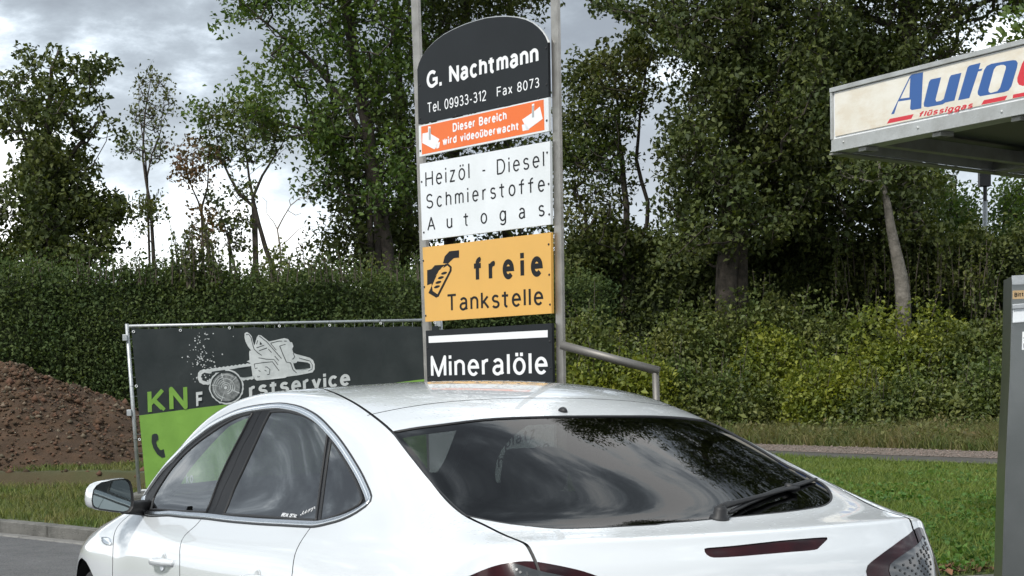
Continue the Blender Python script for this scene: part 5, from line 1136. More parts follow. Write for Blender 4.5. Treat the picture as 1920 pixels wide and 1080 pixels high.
def ev(u,v,nrm=False):
    """u in [0,NR-1], v in [-(NC-1),NC-1]; negative v = right side"""
    u=np.asarray(u,float);v=np.asarray(v,float)
    sg=np.where(v<0,-1.,1.);w=np.abs(v)
    i=np.clip(np.floor(u).astype(int),0,NR-2);a=u-i
    j=np.clip(np.floor(w).astype(int),0,NC-2);b=w-j
    P=G[i[...,None,None]+np.arange(4)[:,None],j[...,None,None]+np.arange(4)[None,:]]
    Bu,Bv=basis(a),basis(b)
    S=np.einsum('...i,...j,...ijk->...k',Bu,Bv,P)
    S[...,1]*=sg
    if not nrm: return S
    Su=np.einsum('...i,...j,...ijk->...k',dbasis(a),Bv,P)
    Sv=np.einsum('...i,...j,...ijk->...k',Bu,dbasis(b),P)
    N=np.cross(Sv,Su); N/=np.linalg.norm(N,axis=-1,keepdims=True)+1e-12
    # outward
    C=np.array([0,0,.6]); S2=S.copy(); S2[...,1]*=sg
    d=np.einsum('...k,...k->...',N,np.stack([S2[...,0]*0+ (S2[...,0]-2.3)*.1,S2[...,1],S2[...,2]-.6],-1))
    N*=np.where(d<0,-1.,1.)[...,None]
    N[...,1]*=sg
    return S,N

def _comp(k=.85,it=1):
    global NET,G
    for _ in range(it):
        ii,jj=np.meshgrid(np.arange(NR)*1.,np.arange(NC)*1.,indexing='ij')
        D=NET0-ev(ii,jj)
        W=np.full((NR,NC,1),k); 
        W[18:23,:5]=.0   # spoiler crease rows stay
        D[:,:,2]*=1
        NET=NET+D*W
        G=_ext()
_comp()

# shut lines, glass and lamp outlines as (u, v) on that surface
UVC = {
 'dlo': [(7.583, 3.076), (8.128, 2.811), (8.56, 2.716), (9.052, 2.797), (9.487, 2.802), (9.89, 2.81), (10.233, 2.78), (10.55, 2.767), (10.843, 2.745), (11.153, 2.73), (11.46, 2.717), (11.694, 2.699), (11.937, 2.688), (12.209, 2.711), (12.507, 2.75), (12.784, 2.801), (13.043, 2.849), (13.312, 2.91), (13.562, 2.97), (13.89, 3.044), (14.216, 3.125), (14.59, 3.224), (14.984, 3.339), (15.257, 3.44), (15.5, 3.545), (15.627, 3.632), (15.647, 3.716), (15.61, 3.783), (15.508, 3.909), (15.382, 4.013), (15.196, 4.117), (14.973, 4.191), (14.73, 4.255), (14.509, 4.286), (13.453, 4.275), (12.403, 4.266), (11.511, 4.255), (10.628, 4.23), (9.308, 4.232), (7.864, 4.145)],
 'g_front': [(8.243, 3.982), (8.317, 3.566), (8.736, 3.235), (9.157, 3.093), (9.707, 3.029), (10.02, 3.005), (10.302, 2.98), (10.559, 2.941), (10.802, 2.906), (11.042, 2.883), (11.295, 2.866), (11.186, 3.112), (11.038, 3.299), (10.874, 3.482), (10.691, 3.728), (10.556, 4.082), (9.87, 4.079), (9.221, 4.068)],
 'g_rear': [(11.757, 2.862), (11.972, 2.851), (12.185, 2.851), (12.421, 2.872), (12.671, 2.898), (12.936, 2.935), (13.159, 2.966), (13.363, 3.001), (13.542, 3.044), (13.721, 3.297), (13.947, 3.576), (14.183, 3.835), (14.45, 4.129), (13.694, 4.125), (12.952, 4.114), (12.102, 4.111), (11.214, 4.111), (11.283, 3.79), (11.438, 3.54), (11.604, 3.248)],
 'g_quart': [(13.698, 3.108), (13.948, 3.169), (14.251, 3.255), (14.581, 3.351), (14.901, 3.456), (15.176, 3.567), (15.371, 3.674), (15.385, 3.766), (15.245, 3.882), (15.014, 3.997), (14.798, 4.079), (14.57, 4.141), (14.284, 3.828), (14.022, 3.545), (13.825, 3.306)],
 'bpgap': [(11.514, 2.842), (11.399, 3.126), (11.24, 3.323), (11.092, 3.558), (10.919, 3.784), (10.816, 4.086)],
 'seam_fr': [(10.518, 4.235), (10.445, 4.484), (10.365, 4.729), (10.328, 4.949), (10.359, 5.159), (10.478, 5.432), (10.565, 5.689)],
 'seam_rr': [(14.473, 4.315), (14.475, 4.529), (14.482, 4.743), (14.498, 4.96), (14.546, 5.176), (14.594, 5.371)],
 'seam_ff': [(6.724, 4.441), (6.545, 4.638), (6.505, 4.881), (6.614, 5.284), (6.708, 5.722)],
 'badge': [(5.792, 4.875), (6.374, 4.966), (6.515, 5.139), (6.097, 5.08)],
 'ditch': [(11.801, 1.563), (12.607, 1.841), (13.152, 2.011), (13.692, 2.117), (14.134, 2.171), (14.929, 2.221), (15.55, 2.31), (16.219, 2.386), (16.995, 2.453), (17.503, 2.442), (18.056, 2.333), (19.061, 2.302), (20.714, 2.286), (21.529, 2.268), (22.285, 2.232), (22.439, 2.204)],
 'tgseam': [(14.154, 2.144), (14.263, 1.376), (14.376, 0.797), (14.447, 0.238), (14.516, -0.394), (14.547, -0.929), (14.462, -1.617)],
 'rglass': [(14.888, 2.225), (14.984, 1.793), (15.076, 1.477), (15.134, 1.192), (15.176, 0.918), (15.221, 0.651), (15.257, 0.383), (15.283, 0.052), (15.302, -0.288), (15.29, -0.679), (15.207, -1.129), (15.119, -1.443), (14.943, -2.056), (15.078, -2.246), (15.34, -2.216), (15.678, -2.155), (15.997, -2.11), (16.316, -2.058), (16.6, -2.048), (16.775, -2.132), (16.993, -2.119), (17.124, -2.15), (17.316, -2.059), (17.611, -1.846), (17.854, -1.636), (18.021, -1.449), (18.104, -1.315), (18.258, -0.842), (18.319, -0.51), (18.366, -0.204), (18.413, 0.086), (18.473, 0.364), (18.489, 0.618), (18.548, 0.668), (18.541, 0.874), (18.528, 1.073), (18.489, 1.319), (18.411, 1.561), (18.294, 1.698), (18.139, 1.829), (17.988, 1.983), (17.831, 2.125), (17.665, 2.284), (17.503, 2.442), (17.255, 2.45), (16.981, 2.442), (16.532, 2.437), (16.044, 2.417), (15.483, 2.348)],
 'brake': [(21.841, 0.528), (22.13, 0.534), (22.323, 0.509), (22.409, 0.465), (22.43, 0.247), (22.414, -0.003), (22.402, -0.31), (22.384, -0.635), (22.24, -0.695), (21.761, -0.827), (21.654, -0.828), (21.612, -0.545), (21.62, -0.269), (21.686, -0.004), (21.762, 0.249), (21.799, 0.491)],
 'lightL_full': [(20.825, 4.614), (21.403, 4.041), (21.569, 3.563), (21.669, 2.837), (21.718, 2.533), (21.804, 2.305), (22.03, 2.044), (22.407, 1.735), (22.691, 1.565), (22.982, 1.421), (23.308, 1.369), (23.571, 1.567), (23.591, 2.478), (22.895, 4.43), (21.371, 4.92)],
 'lightR_full': [(21.318, -2.586), (21.902, -1.984), (22.409, -1.624), (22.793, -1.369), (23.036, -1.213), (23.151, -1.177), (23.325, -1.178), (23.62, -1.212), (23.866, -1.432), (24.012, -1.838), (23.997, -2.659)],
 'lightR_clear': [(21.778, -2.746), (22.25, -2.228), (22.677, -1.788), (23.002, -1.517), (23.129, -1.472), (23.332, -1.482), (23.597, -1.541), (23.767, -1.83), (23.741, -2.437)],
 'wiper_pivot': [(18.392, 0.031)],
 'wiper_arm': [(17.952, -0.147), (17.846, -0.273), (17.61, -0.649), (17.371, -1.142), (17.29, -1.401)],
 'blade': [(18.259, -0.113), (17.928, -0.466), (17.593, -0.993), (17.385, -1.421), (17.065, -2.075)],
 'antenna': [(15.108, 0.033)],
 'handle_f': [(9.3, 5.551), (10.261, 5.503)],
 'handle_r': [(12.995, 5.545), (13.863, 5.491)],
 'mirror_arm': [(7.563, 3.823), (7.99, 4.036)],
 'sticker1': [(13.273, 4.098), (13.802, 4.114)],
 'sticker2': [(13.849, 4.029), (14.181, 3.941)],
 'crease': [(5.729, 4.873), (8.512, 5.16), (10.343, 5.161), (12.334, 5.135), (14.503, 5.142)],
}
CAR_YAW = math.atan2(math.cos(-0.46059), math.sin(-0.46059))
car = empty('parked_car', (0.72519, 5.03109, 0), CAR_YAW, label='white five-door liftback car parked in the foreground, rear window and left side in view', category='car')
CM = Matrix.Translation(car.location) @ Matrix.Rotation(CAR_YAW, 4, 'Z'); CMI = CM.inverted(); OC = np.array(CMI @ CO)
def cpx(px, py, ax, val):
    d = CMI.to_3x3() @ ray(px, py); d = np.array(d); return OC + d * ((val - OC[ax]) / d[ax])
def evp(P, off=0.0):
    P = np.asarray(P, float); S, Nn = ev(P[:, 0], P[:, 1], True); return S + Nn * off if np.isscalar(off) else S + Nn * np.asarray(off)[:, None]
def dens(P, step, closed=False):
    "resample a uv curve evenly in space, with light smoothing"
    P = np.asarray(P, float)
    if closed: P = np.vstack([P, P[:1]])
    F = [P[0]]
    S = ev(P[:, 0], P[:, 1]); d = np.r_[0, np.cumsum(np.maximum(np.linalg.norm(np.diff(S, axis=0), axis=1), 1e-5))]
    n = max(2, int(round(d[-1] / step)) + 1); t_ = np.linspace(0, d[-1], n)
    # Catmull-Rom through the traced points
    out_ = []
    k = np.clip(np.searchsorted(d, t_, 'right') - 1, 0, len(P) - 2); f = (t_ - d[k]) / (d[k + 1] - d[k])
    def tang(i):
        if closed: a, b_ = (i - 1) % (len(P) - 1), (i + 1) % (len(P) - 1); da = d[i] - d[i - 1] if i > 0 else d[-1] - d[-2]; db = d[i + 1] - d[i] if i < len(P) - 1 else d[1]; return (P[b_] - P[a]) / (da + db)
        a, b_ = max(i - 1, 0), min(i + 1, len(P) - 1); return (P[b_] - P[a]) / (d[b_] - d[a])
    TG = np.array([tang(i) for i in range(len(P))])
    h = (d[k + 1] - d[k])[:, None]; f = f[:, None]
    R = (2 * f**3 - 3 * f**2 + 1) * P[k] + (f**3 - 2 * f**2 + f) * h * TG[k] + (-2 * f**3 + 3 * f**2) * P[k + 1] + (f**3 - f**2) * h * TG[k + 1]
    return R[:-1] if closed else R
def side_frame(U, closed=False):
    "3D points, unit normals and in-surface sideways directions of a uv curve"
    S, Nn = ev(U[:, 0], U[:, 1], True)
    Tn = np.roll(S, -1, 0) - np.roll(S, 1, 0) if closed else np.gradient(S, axis=0)
    Tn /= np.linalg.norm(Tn, axis=1, keepdims=True) + 1e-9; return S, Nn, np.cross(Nn, Tn)
def off_uv(U, dist, closed=False):
    "uv curve moved sideways by dist metres inside the surface"
    S, Nn, Sd = side_frame(U, closed); e_ = 1e-3
    Su = (ev(np.minimum(U[:, 0] + e_, NR - 1), U[:, 1]) - ev(U[:, 0] - e_, U[:, 1])) / (2 * e_); Sv = (ev(U[:, 0], U[:, 1] + e_) - ev(U[:, 0], U[:, 1] - e_)) / (2 * e_)
    out_ = U.copy()
    for i in range(len(U)):
        Jm = np.stack([Su[i], Sv[i]], 1); q, *_ = np.linalg.lstsq(Jm, Sd[i] * dist, rcond=None); out_[i] += np.clip(q, -.3, .3)
    return out_
mir = lambda P: [(u, -v) for u, v in P]
def area(P): P = np.asarray(P); x, y = P[:, 0], P[:, 1]; return .5 * np.sum(x * np.roll(y, -1) - y * np.roll(x, -1))
def inner(P, dist):     # closed uv curve shrunk by dist
    a, b_ = off_uv(P, dist, True), off_uv(P, -dist, True); return a if abs(area(a)) < abs(area(b_)) else b_
# inverse map for the side: (X, Z) -> (u, v)
_uu, _vv = np.meshgrid(np.linspace(2, 25, 900), np.linspace(3.2, 8, 300), indexing='ij'); _S = ev(_uu, _vv)
def xz_uv(X, Z):
    k = np.argmin((_S[..., 0] - X) ** 2 + (_S[..., 2] - Z) ** 2); return (_uu.ravel()[k], _vv.ravel()[k])
AX_F, AX_R, WZ, AR, WR = 4.03, 1.02, .335, .385, .335
def arch_curve(ax): return [xz_uv(ax + AR * math.cos(t_), WZ + AR * math.sin(t_)) for t_ in np.linspace(-.35, math.pi + .35, 26)]
DLO = dens(UVC['dlo'], .022, True); GF = dens(UVC['g_front'][:11], .02); GF = np.vstack([GF, dens(UVC['g_front'][10:16], .03)[1:], dens(UVC['g_front'][15:] + UVC['g_front'][:1], .03)[1:-1]])
def poly_open(P, cuts, st=.022):
    L = []; n = len(P); cuts = list(cuts)
    for a, b_ in zip(cuts, cuts[1:] + [cuts[0] + n]): seg = [P[i % n] for i in range(a, b_ + 1)]; L.append(dens(seg, st)[:-1])
    return np.vstack(L)
GR = poly_open(UVC['g_rear'], [0, 8, 12, 16]); GQ = poly_open(UVC['g_quart'], [0, 6, 11]); RG = poly_open(UVC['rglass'], [0, 12, 22, 43], .03)
BK = dens(UVC['brake'], .01, True)
WS = [(7.35, 1.6), (7.35, 0), (7.35, -1.6), (7.5, -2.0), (10.2, -1.75), (10.55, -1.5), (10.75, 0), (10.55, 1.5), (10.2, 1.75), (7.5, 2.0)]
WSC = dens(WS, .05, True)
seam_ff = [(7.75, 3.9), (7.15, 4.1)] + UVC['seam_ff'] + [(6.85, 6.4), (6.95, 7.0), (7.05, 7.75)]
seam_fr = [(10.6, 4.05)] + UVC['seam_fr'] + [(10.75, 6.3), (10.8, 7.0), (10.8, 7.7)]
seam_rr = [(14.45, 4.1)] + UVC['seam_rr'] + [(14.55, 5.7), (14.2, 6.1), (13.9, 6.6), (13.6, 7.1), (13.5, 7.7)]
DT = UVC['ditch']; seam_d = [(10.3, 1.5), (10.75, 1.60), (11.2, 1.57)] + DT[:14] + [(21.53, 2.268), (22.3, 2.23), (23.0, 2.15), (24.0, 2.05), (24.75, 2.0)]
seams = {}
def addseam(k, P, both=True, w_=.0034):
    seams[k] = (dens(P, .02), w_)
    if both: seams[k + 'm'] = (dens(mir(P), .02), w_)
addseam('ff', seam_ff); addseam('fr', seam_fr); addseam('rr', seam_rr); addseam('ditch', seam_d, True, .0046)
addseam('sill', [(6.8, 7.55), (7.05, 7.55), (9, 7.55), (11, 7.55), (13.5, 7.55), (13.8, 7.55)])
addseam('tg', [(DT[4][0] - .02, DT[4][1] + .1), DT[4]] + UVC['tgseam'][1:-1] + [(14.40, -1.75), (DT[4][0], -DT[4][1]), (DT[4][0] - .02, -DT[4][1] - .1)], False)
addseam('bonnet', [(7.6, 1.8), (7.0, 1.98), (6.2, 2.1), (5, 2.15), (4, 2.1), (3.1, 1.9), (2.9, 1.2), (2.8, .0), (2.82, -.2)]); addseam('cowl', [(7.0, 2.1), (6.97, 1.9), (6.95, 1), (6.95, 0), (6.95, -.2)])
addseam('bump', [(24.6, -.2), (24.6, 0), (24.6, 2.0), (24.3, 3.6), (23.6, 5.0), (22.6, 6.2), (21.0, 7.2), (19.5, 7.97)]); 
addseam('bpgap', [(11.60, 2.75)] + UVC['bpgap'] + [(10.75, 4.2)], True, .0018)
holes = {'arch_f': np.array(arch_curve(AX_F)), 'arch_r': np.array(arch_curve(AX_R))}
LL = dens(UVC['lightL_full'], .02, True); LRp = UVC['lightR_full'][:10]; tail_ = [(u, -v) for u, v in UVC['lightL_full']][-4:] + [(u, -v) for u, v in UVC['lightL_full']][:3]
LR = dens(LRp + tail_, .02, True)
# ---- one constrained triangulation of the whole skin
verts = []; edges = []
def addcurve(P, closed):
    n0 = len(verts); verts.extend([tuple(p) for p in P]); n = len(P)
    edges.extend([(n0 + i, n0 + i + 1) for i in range(n - 1)]); 
    if closed: edges.append((n0 + n - 1, n0))
UMAX, VMAX = NR - 1 - .002, 7.98
addcurve([(0.01, -VMAX), (UMAX, -VMAX), (UMAX, VMAX), (0.01, VMAX)], True)
closed_ = {}
for s_ in (1, -1):
    f = (lambda P: np.array([(u, v * s_) for u, v in P]))
    for k, P in (('DLO', DLO), ('GF', GF), ('GR', GR), ('GQ', GQ), ('arch_f', holes['arch_f']), ('arch_r', holes['arch_r'])): closed_[k, s_] = f(P)
closed_['RG', 0] = RG; closed_['BK', 0] = BK; closed_['WS', 0] = WSC; closed_['LL', 0] = LL; closed_['LR', 0] = LR
for k, P in closed_.items(): addcurve(P, True)
for k, (P, w_) in seams.items(): addcurve(off_uv(P, w_), False); addcurve(off_uv(P, -w_), False)
gu, gv = np.meshgrid(np.arange(.12, NR - 1, .13), np.arange(-7.9, 7.95, .125), indexing='ij'); GP = np.stack([gu.ravel(), gv.ravel()], -1)
cp = np.array(verts); keepm = np.ones(len(GP), bool)
for a in range(0, len(cp), 400):
    d2 = ((GP[:, None] - cp[None, a:a + 400]) ** 2).sum(-1).min(1); keepm &= d2 > .035 ** 2
verts += [tuple(p) for p in GP[keepm]]
vo_, eo_, fo_, *_r = mgeo.delaunay_2d_cdt([Vector(p) for p in verts], edges, [], 0, 1e-5)
UVv = np.array([tuple(v) for v in vo_]); TR = np.array([f for f in fo_ if len(f) == 3])
UVv[:, 0] = np.clip(UVv[:, 0], 0, UMAX); UVv[:, 1] = np.clip(UVv[:, 1], -VMAX, VMAX)
cen = UVv[TR].mean(1); S3, N3 = ev(UVv[:, 0], UVv[:, 1], True); C3 = ev(cen[:, 0], cen[:, 1])
cls = np.full(len(TR), '', dtype=object)
def mark(k, name, only=None):
    m_ = inpoly(cen[:, 0], cen[:, 1], closed_[k]); 
    if only is not None: m_ &= only
    cls[m_] = name
gap = np.zeros(len(TR), bool)
for k, (P, w_) in seams.items():
    S_ = ev(P[:, 0], P[:, 1])
    near = np.flatnonzero((np.abs(cen[:, 0] - np.clip(cen[:, 0], P[:, 0].min() - .2, P[:, 0].max() + .2)) < 1e-9) & (np.abs(cen[:, 1] - np.clip(cen[:, 1], P[:, 1].min() - .2, P[:, 1].max() + .2)) < 1e-9))
    if not len(near): continue
    Q = C3[near]; best = np.full(len(Q), 9.)
    for i in range(len(S_) - 1):
        a, b_ = S_[i], S_[i + 1]; d = b_ - a; tt = np.clip(((Q - a) @ d) / (d @ d + 1e-12), 0, 1); best = np.minimum(best, np.linalg.norm(Q - a - tt[:, None] * d, axis=1))
    gap[near[best < w_ * .98]] = True
for s_ in (1, -1):
    mark(('DLO', s_), 'trim'); mark(('GF', s_), 'front_glass%+d' % s_); mark(('GR', s_), 'rear_glass%+d' % s_); mark(('GQ', s_), 'quarter_glass%+d' % s_)
    mark(('arch_f', s_), 'hole'); mark(('arch_r', s_), 'hole')
mark(('WS', 0), 'windscreen'); mark(('LL', 0), 'tail_l'); mark(('LR', 0), 'tail_r'); mark(('BK', 0), 'brake')
cls[gap] = 'hole'; mark(('RG', 0), 'rear_window')
# connected panels of paint
free = np.flatnonzero(cls == ''); em = {}
for fi in free:
    t_ = TR[fi]
    for a in range(3): em.setdefault((min(t_[a], t_[a - 1]), max(t_[a], t_[a - 1])), []).append(fi)
parf = {f: f for f in free}
def find(a):
    while parf[a] != a: parf[a] = parf[parf[a]]; a = parf[a]
    return a
for l_ in em.values():
    if len(l_) == 2: parf[find(l_[0])] = find(l_[1])
comp = np.array([find(f) for f in free]); names = {}
def seed_(u, v, name):
    i = np.argmin((cen[free, 0] - u) ** 2 + (cen[free, 1] - v) ** 2); names.setdefault(comp[i], name)
for u, v, nme in ((16, 4.2, 'body'), (12.5, 0, 'roof'), (20.2, 0, 'tailgate'), (14.85, 0, 'tailgate'), (5, 0, 'bonnet'), (26, 0, 'bumper'), (9, 5.8, 'front_door'), (12.5, 5.8, 'rear_door'), (9, -5.8, 'front_door.R'), (12.5, -5.8, 'rear_door.R'), (16, -4.2, 'body')): seed_(u, v, nme)
for q, f in enumerate(free): cls[f] = names.get(comp[q], 'body')
print('car tris', len(TR), {k: int((cls == k).sum()) for k in set(cls)})
# ---- car materials
m_paint = mat('white_car_paint', (.64, .665, .68), rough=.28, spec=.5, coat=1.0, coat_rough=.015)
t = m_paint.node_tree; b = t.nodes['Principled BSDF']; b.inputs['Coat IOR'].default_value = 1.6
tcn = t.nodes.new('ShaderNodeTexCoord')
vo = t.nodes.new('ShaderNodeTexVoronoi'); vo.inputs['Scale'].default_value = 62; vo.inputs['Randomness'].default_value = 1
t.links.new(tcn.outputs['Object'], vo.inputs['Vector'])
rd = t.nodes.new('ShaderNodeMapRange'); t.links.new(vo.outputs['Distance'], rd.inputs[0]); rd.inputs['From Min'].default_value = .16; rd.inputs['From Max'].default_value = .30; rd.inputs['To Min'].default_value = 1; rd.inputs['To Max'].default_value = 0
wn = t.nodes.new('ShaderNodeTexNoise'); wn.inputs['Scale'].default_value = 4.5; wn.inputs['Detail'].default_value = 3; t.links.new(tcn.outputs['Object'], wn.inputs['Vector'])
wm = t.nodes.new('ShaderNodeMapRange'); t.links.new(wn.outputs[0], wm.inputs[0]); wm.inputs['From Min'].default_value = .46; wm.inputs['From Max'].default_value = .56
ge = t.nodes.new('ShaderNodeNewGeometry'); sx_ = t.nodes.new('ShaderNodeSeparateXYZ'); t.links.new(ge.outputs['Normal'], sx_.inputs[0])
um = t.nodes.new('ShaderNodeMapRange'); t.links.new(sx_.outputs[2], um.inputs[0]); um.inputs['From Min'].default_value = .82; um.inputs['From Max'].default_value = .93
m1_ = t.nodes.new('ShaderNodeMath'); m1_.operation = 'MULTIPLY'; m2_ = t.nodes.new('ShaderNodeMath'); m2_.operation = 'MULTIPLY'; m3_ = t.nodes.new('ShaderNodeMath'); m3_.operation = 'MULTIPLY'
t.links.new(rd.outputs[0], m1_.inputs[0]); t.links.new(wm.outputs[0], m1_.inputs[1]); t.links.new(m1_.outputs[0], m2_.inputs[0]); t.links.new(um.outputs[0], m2_.inputs[1])
bu = t.nodes.new('ShaderNodeBump'); bu.inputs['Strength'].default_value = .8; bu.inputs['Distance'].default_value = .010; t.links.new(m2_.outputs[0], bu.inputs['Height']); t.links.new(bu.outputs[0], b.inputs['Coat Normal'])
m_inside = mat('inside_black', (.010, .010, .011), rough=.9)
m_trim = mat('gloss_black_trim', (.006, .006, .007), rough=.45, spec=.12)
m_chrome = mat('satin_chrome', (.80, .82, .84), rough=.20, metal=1.0)
m_rub = mat('black_rubber', (.012, .012, .013), rough=.55)
g_clear = glass_mat('clear_glass', (.50, .56, .53), 2.5); g_dark = glass_mat('tinted_glass', (.03, .03, .033), 2.4); g_rear = glass_mat('rear_tinted_glass', (.12, .13, .13), 1.26); g_ws = glass_mat('windscreen_glass', (.84, .88, .86), 1.5)
m_redl = mat('red_lens', (.030, .0015, .003), rough=.12, spec=.3, coat=.25, color2=(.010, .001, .002), vscale=9)
m_smoke = mat('smoked_lens', (.05, .052, .054), rough=.10, coat=.8, metal=.3)
m_lite = mat('lens_cell', (.05, .052, .054), rough=.25, metal=.5)
def skin(name, sel, m_, parent, off=0.0, flip=False, **k):
    f = TR[sel]
    if not len(f): return None
    ids, inv_ = np.unique(f, return_inverse=True); f = inv_.reshape(-1, 3); V = S3[ids] + N3[ids] * off; nn_ = N3[ids] * (-1 if flip else 1)
    gn = np.cross(V[f[:, 1]] - V[f[:, 0]], V[f[:, 2]] - V[f[:, 0]]); bad = (gn * nn_[f[:, 0]]).sum(1) < 0; f[bad] = f[bad][:, ::-1]
    return mesh_np(name, V, f.astype(np.int32), m_, parent, smooth=True, nrm=nn_, **k)
P_ = {}
for nme in ('body', 'roof', 'tailgate', 'bonnet', 'bumper', 'front_door', 'rear_door', 'front_door.R', 'rear_door.R'):
    o = skin(nme.replace('.R', ''), cls == nme, m_paint, car); P_[nme] = o
skin('window_trim', cls == 'trim', m_trim, P_['body'], -.004)
for s_, dk in ((1, ''), (-1, '.R')):
    skin('window', cls == 'front_glass%+d' % s_, g_clear, P_['front_door' + dk], -.004); skin('window', cls == 'rear_glass%+d' % s_, g_dark, P_['rear_door' + dk], -.004); skin('quarter_window', cls == 'quarter_glass%+d' % s_, g_dark, P_['body'], -.004)
skin('windscreen', cls == 'windscreen', g_ws, car, -.003)
rw = skin('rear_window', cls == 'rear_window', g_rear, P_['tailgate'], -.003)
tl = skin('tail_light', cls == 'tail_l', m_redl, car, .002); trr = skin('tail_light', cls == 'tail_r', m_redl, car, .002)
skin('brake_light', cls == 'brake', m_redl, car, -.004)
# smoked inner lens of each lamp with its cells
LC_ = [tuple(p) for p in UVC['lightR_clear']]
def lens(P, parent):
    Q = dens(P, .02, True); gu_, gv_ = np.meshgrid(np.arange(Q[:, 0].min(), Q[:, 0].max(), .07), np.arange(Q[:, 1].min(), Q[:, 1].max(), .07), indexing='ij'); gp = np.stack([gu_.ravel(), gv_.ravel()], -1)
    gp = gp[inpoly(gp[:, 0], gp[:, 1], Q)]; n = len(Q)
    v_, e_, f_, *_z = mgeo.delaunay_2d_cdt([Vector(p) for p in list(Q) + list(gp)], [(i, (i + 1) % n) for i in range(n)], [], 1, 1e-5)
    U = np.array([tuple(x) for x in v_]); F = np.array([f for f in f_ if len(f) == 3]); S_, N_ = ev(U[:, 0], U[:, 1], True)
    gn = np.cross(S_[F[:, 1]] - S_[F[:, 0]], S_[F[:, 2]] - S_[F[:, 0]]); bad = (gn * N_[F[:, 0]]).sum(1) < 0; F[bad] = F[bad][:, ::-1]
    mesh_np('clear_lens', S_ + N_ * .0035, F.astype(np.int32), m_smoke, parent, smooth=True, nrm=N_)
    cells = MB(); r_ = rng(5)
    for p in gp[::3]:
        if not inpoly([p[0]], [p[1]], inner(Q, .015))[0]: continue
        c = evp([p], .0036)[0]; cells.tube([c, c + (evp([p], .0058)[0] - c)], .0040, 6)
    if cells.n: cells.build('lens_cells', m_lite, parent, kind='stuff')
lens(LC_, trr); lens([(u, -v) for u, v in LC_], tl)
# sweeps along curves on the skin
def sweep(name, U, prof, m_, parent, closed=False, **k):
    S, Nn, Sd = side_frame(U, closed); n = len(U); V = np.concatenate([S + Sd * a + Nn * b_ for a, b_ in prof]); p = len(prof); F = []
    for j in range(p - 1):
        for i in range(n if closed else n - 1): i2 = (i + 1) % n; F.append([j * n + i, j * n + i2, (j + 1) * n + i2, (j + 1) * n + i])
    return mesh_np(name, V, np.array(F, np.int32), m_, parent, smooth=True, **k)
for s_ in (1, -1):
    D_ = closed_['DLO', s_]; a = off_uv(D_, .01, True); sg_ = 1 if abs(area(a)) < abs(area(D_)) else -1
    w_ = .024
    ch = sweep('chrome_trim', D_, [(sg_ * x, y) for x, y in ((.002, -.008), (.001, .003), (.004, .0065), (.011, .0055), (.0125, .0040), (.019, .0050), (w_ - .002, .0035), (w_, -.006))], m_chrome, P_['body'], True)
    sweep('window_seal', D_, [(sg_ * x, y) for x, y in ((-.0045, .0006), (-.002, .0025), (.002, .0025), (.0035, -.002))], m_rub, P_['body'], True)
for s_ in (1, -1):
    for key, own in (('GF', 'front_door'), ('GR', 'rear_door'), ('GQ', 'body')):
        D_ = closed_[key, s_]; a = off_uv(D_, .01, True); sg_ = 1 if abs(area(a)) < abs(area(D_)) else -1
        sweep('glass_seal', D_, [(sg_ * x, y) for x, y in ((-.004, -.003), (-.002, .0005), (.003, .0005), (.006, -.0035))], m_rub, P_[own + ('' if s_ > 0 or own == 'body' else '.R')], True)
# rubber edge round the rear window and black ribbons standing in for the dark inside each shut line
a = off_uv(RG, .01, True); sg_ = 1 if abs(area(a)) < abs(area(RG)) else -1
sweep('window_seal', RG, [(sg_ * x, y) for x, y in ((-.002, -.001), (-.001, .0012), (.004, .0012), (.006, -.006))], m_rub, P_['tailgate'], True)
a = off_uv(WSC, .01, True); sg_ = 1 if abs(area(a)) < abs(area(WSC)) else -1
sweep('windscreen_seal', WSC, [(sg_ * x, y) for x, y in ((-.004, .0), (-.002, .002), (.05, .0), (.06, -.004))], m_rub, P_['body'], True)
gaps_ = MB()
for k, (P, w_) in seams.items():
    S, Nn, Sd = side_frame(P); n = len(P); V = np.concatenate([S - Sd * .015 - Nn * .008, S - Nn * .010, S + Sd * .015 - Nn * .008]); gaps_.add(V, [[j * n + i, j * n + i + 1, (j + 1) * n + i + 1, (j + 1) * n + i] for j in range(2) for i in range(n - 1)])
gaps_.build('gap_backing', m_rub, P_['body'])
# lining inside
lin = np.isin(cls.astype(str), ['body', 'roof', 'tailgate', 'front_door', 'rear_door', 'front_door.R', 'rear_door.R', 'trim', 'bonnet', 'bumper']); 
lining = skin('lining', lin & (cen[:, 0] > 6.9) & (cen[:, 0] < 21), m_inside, car, -.028, True)
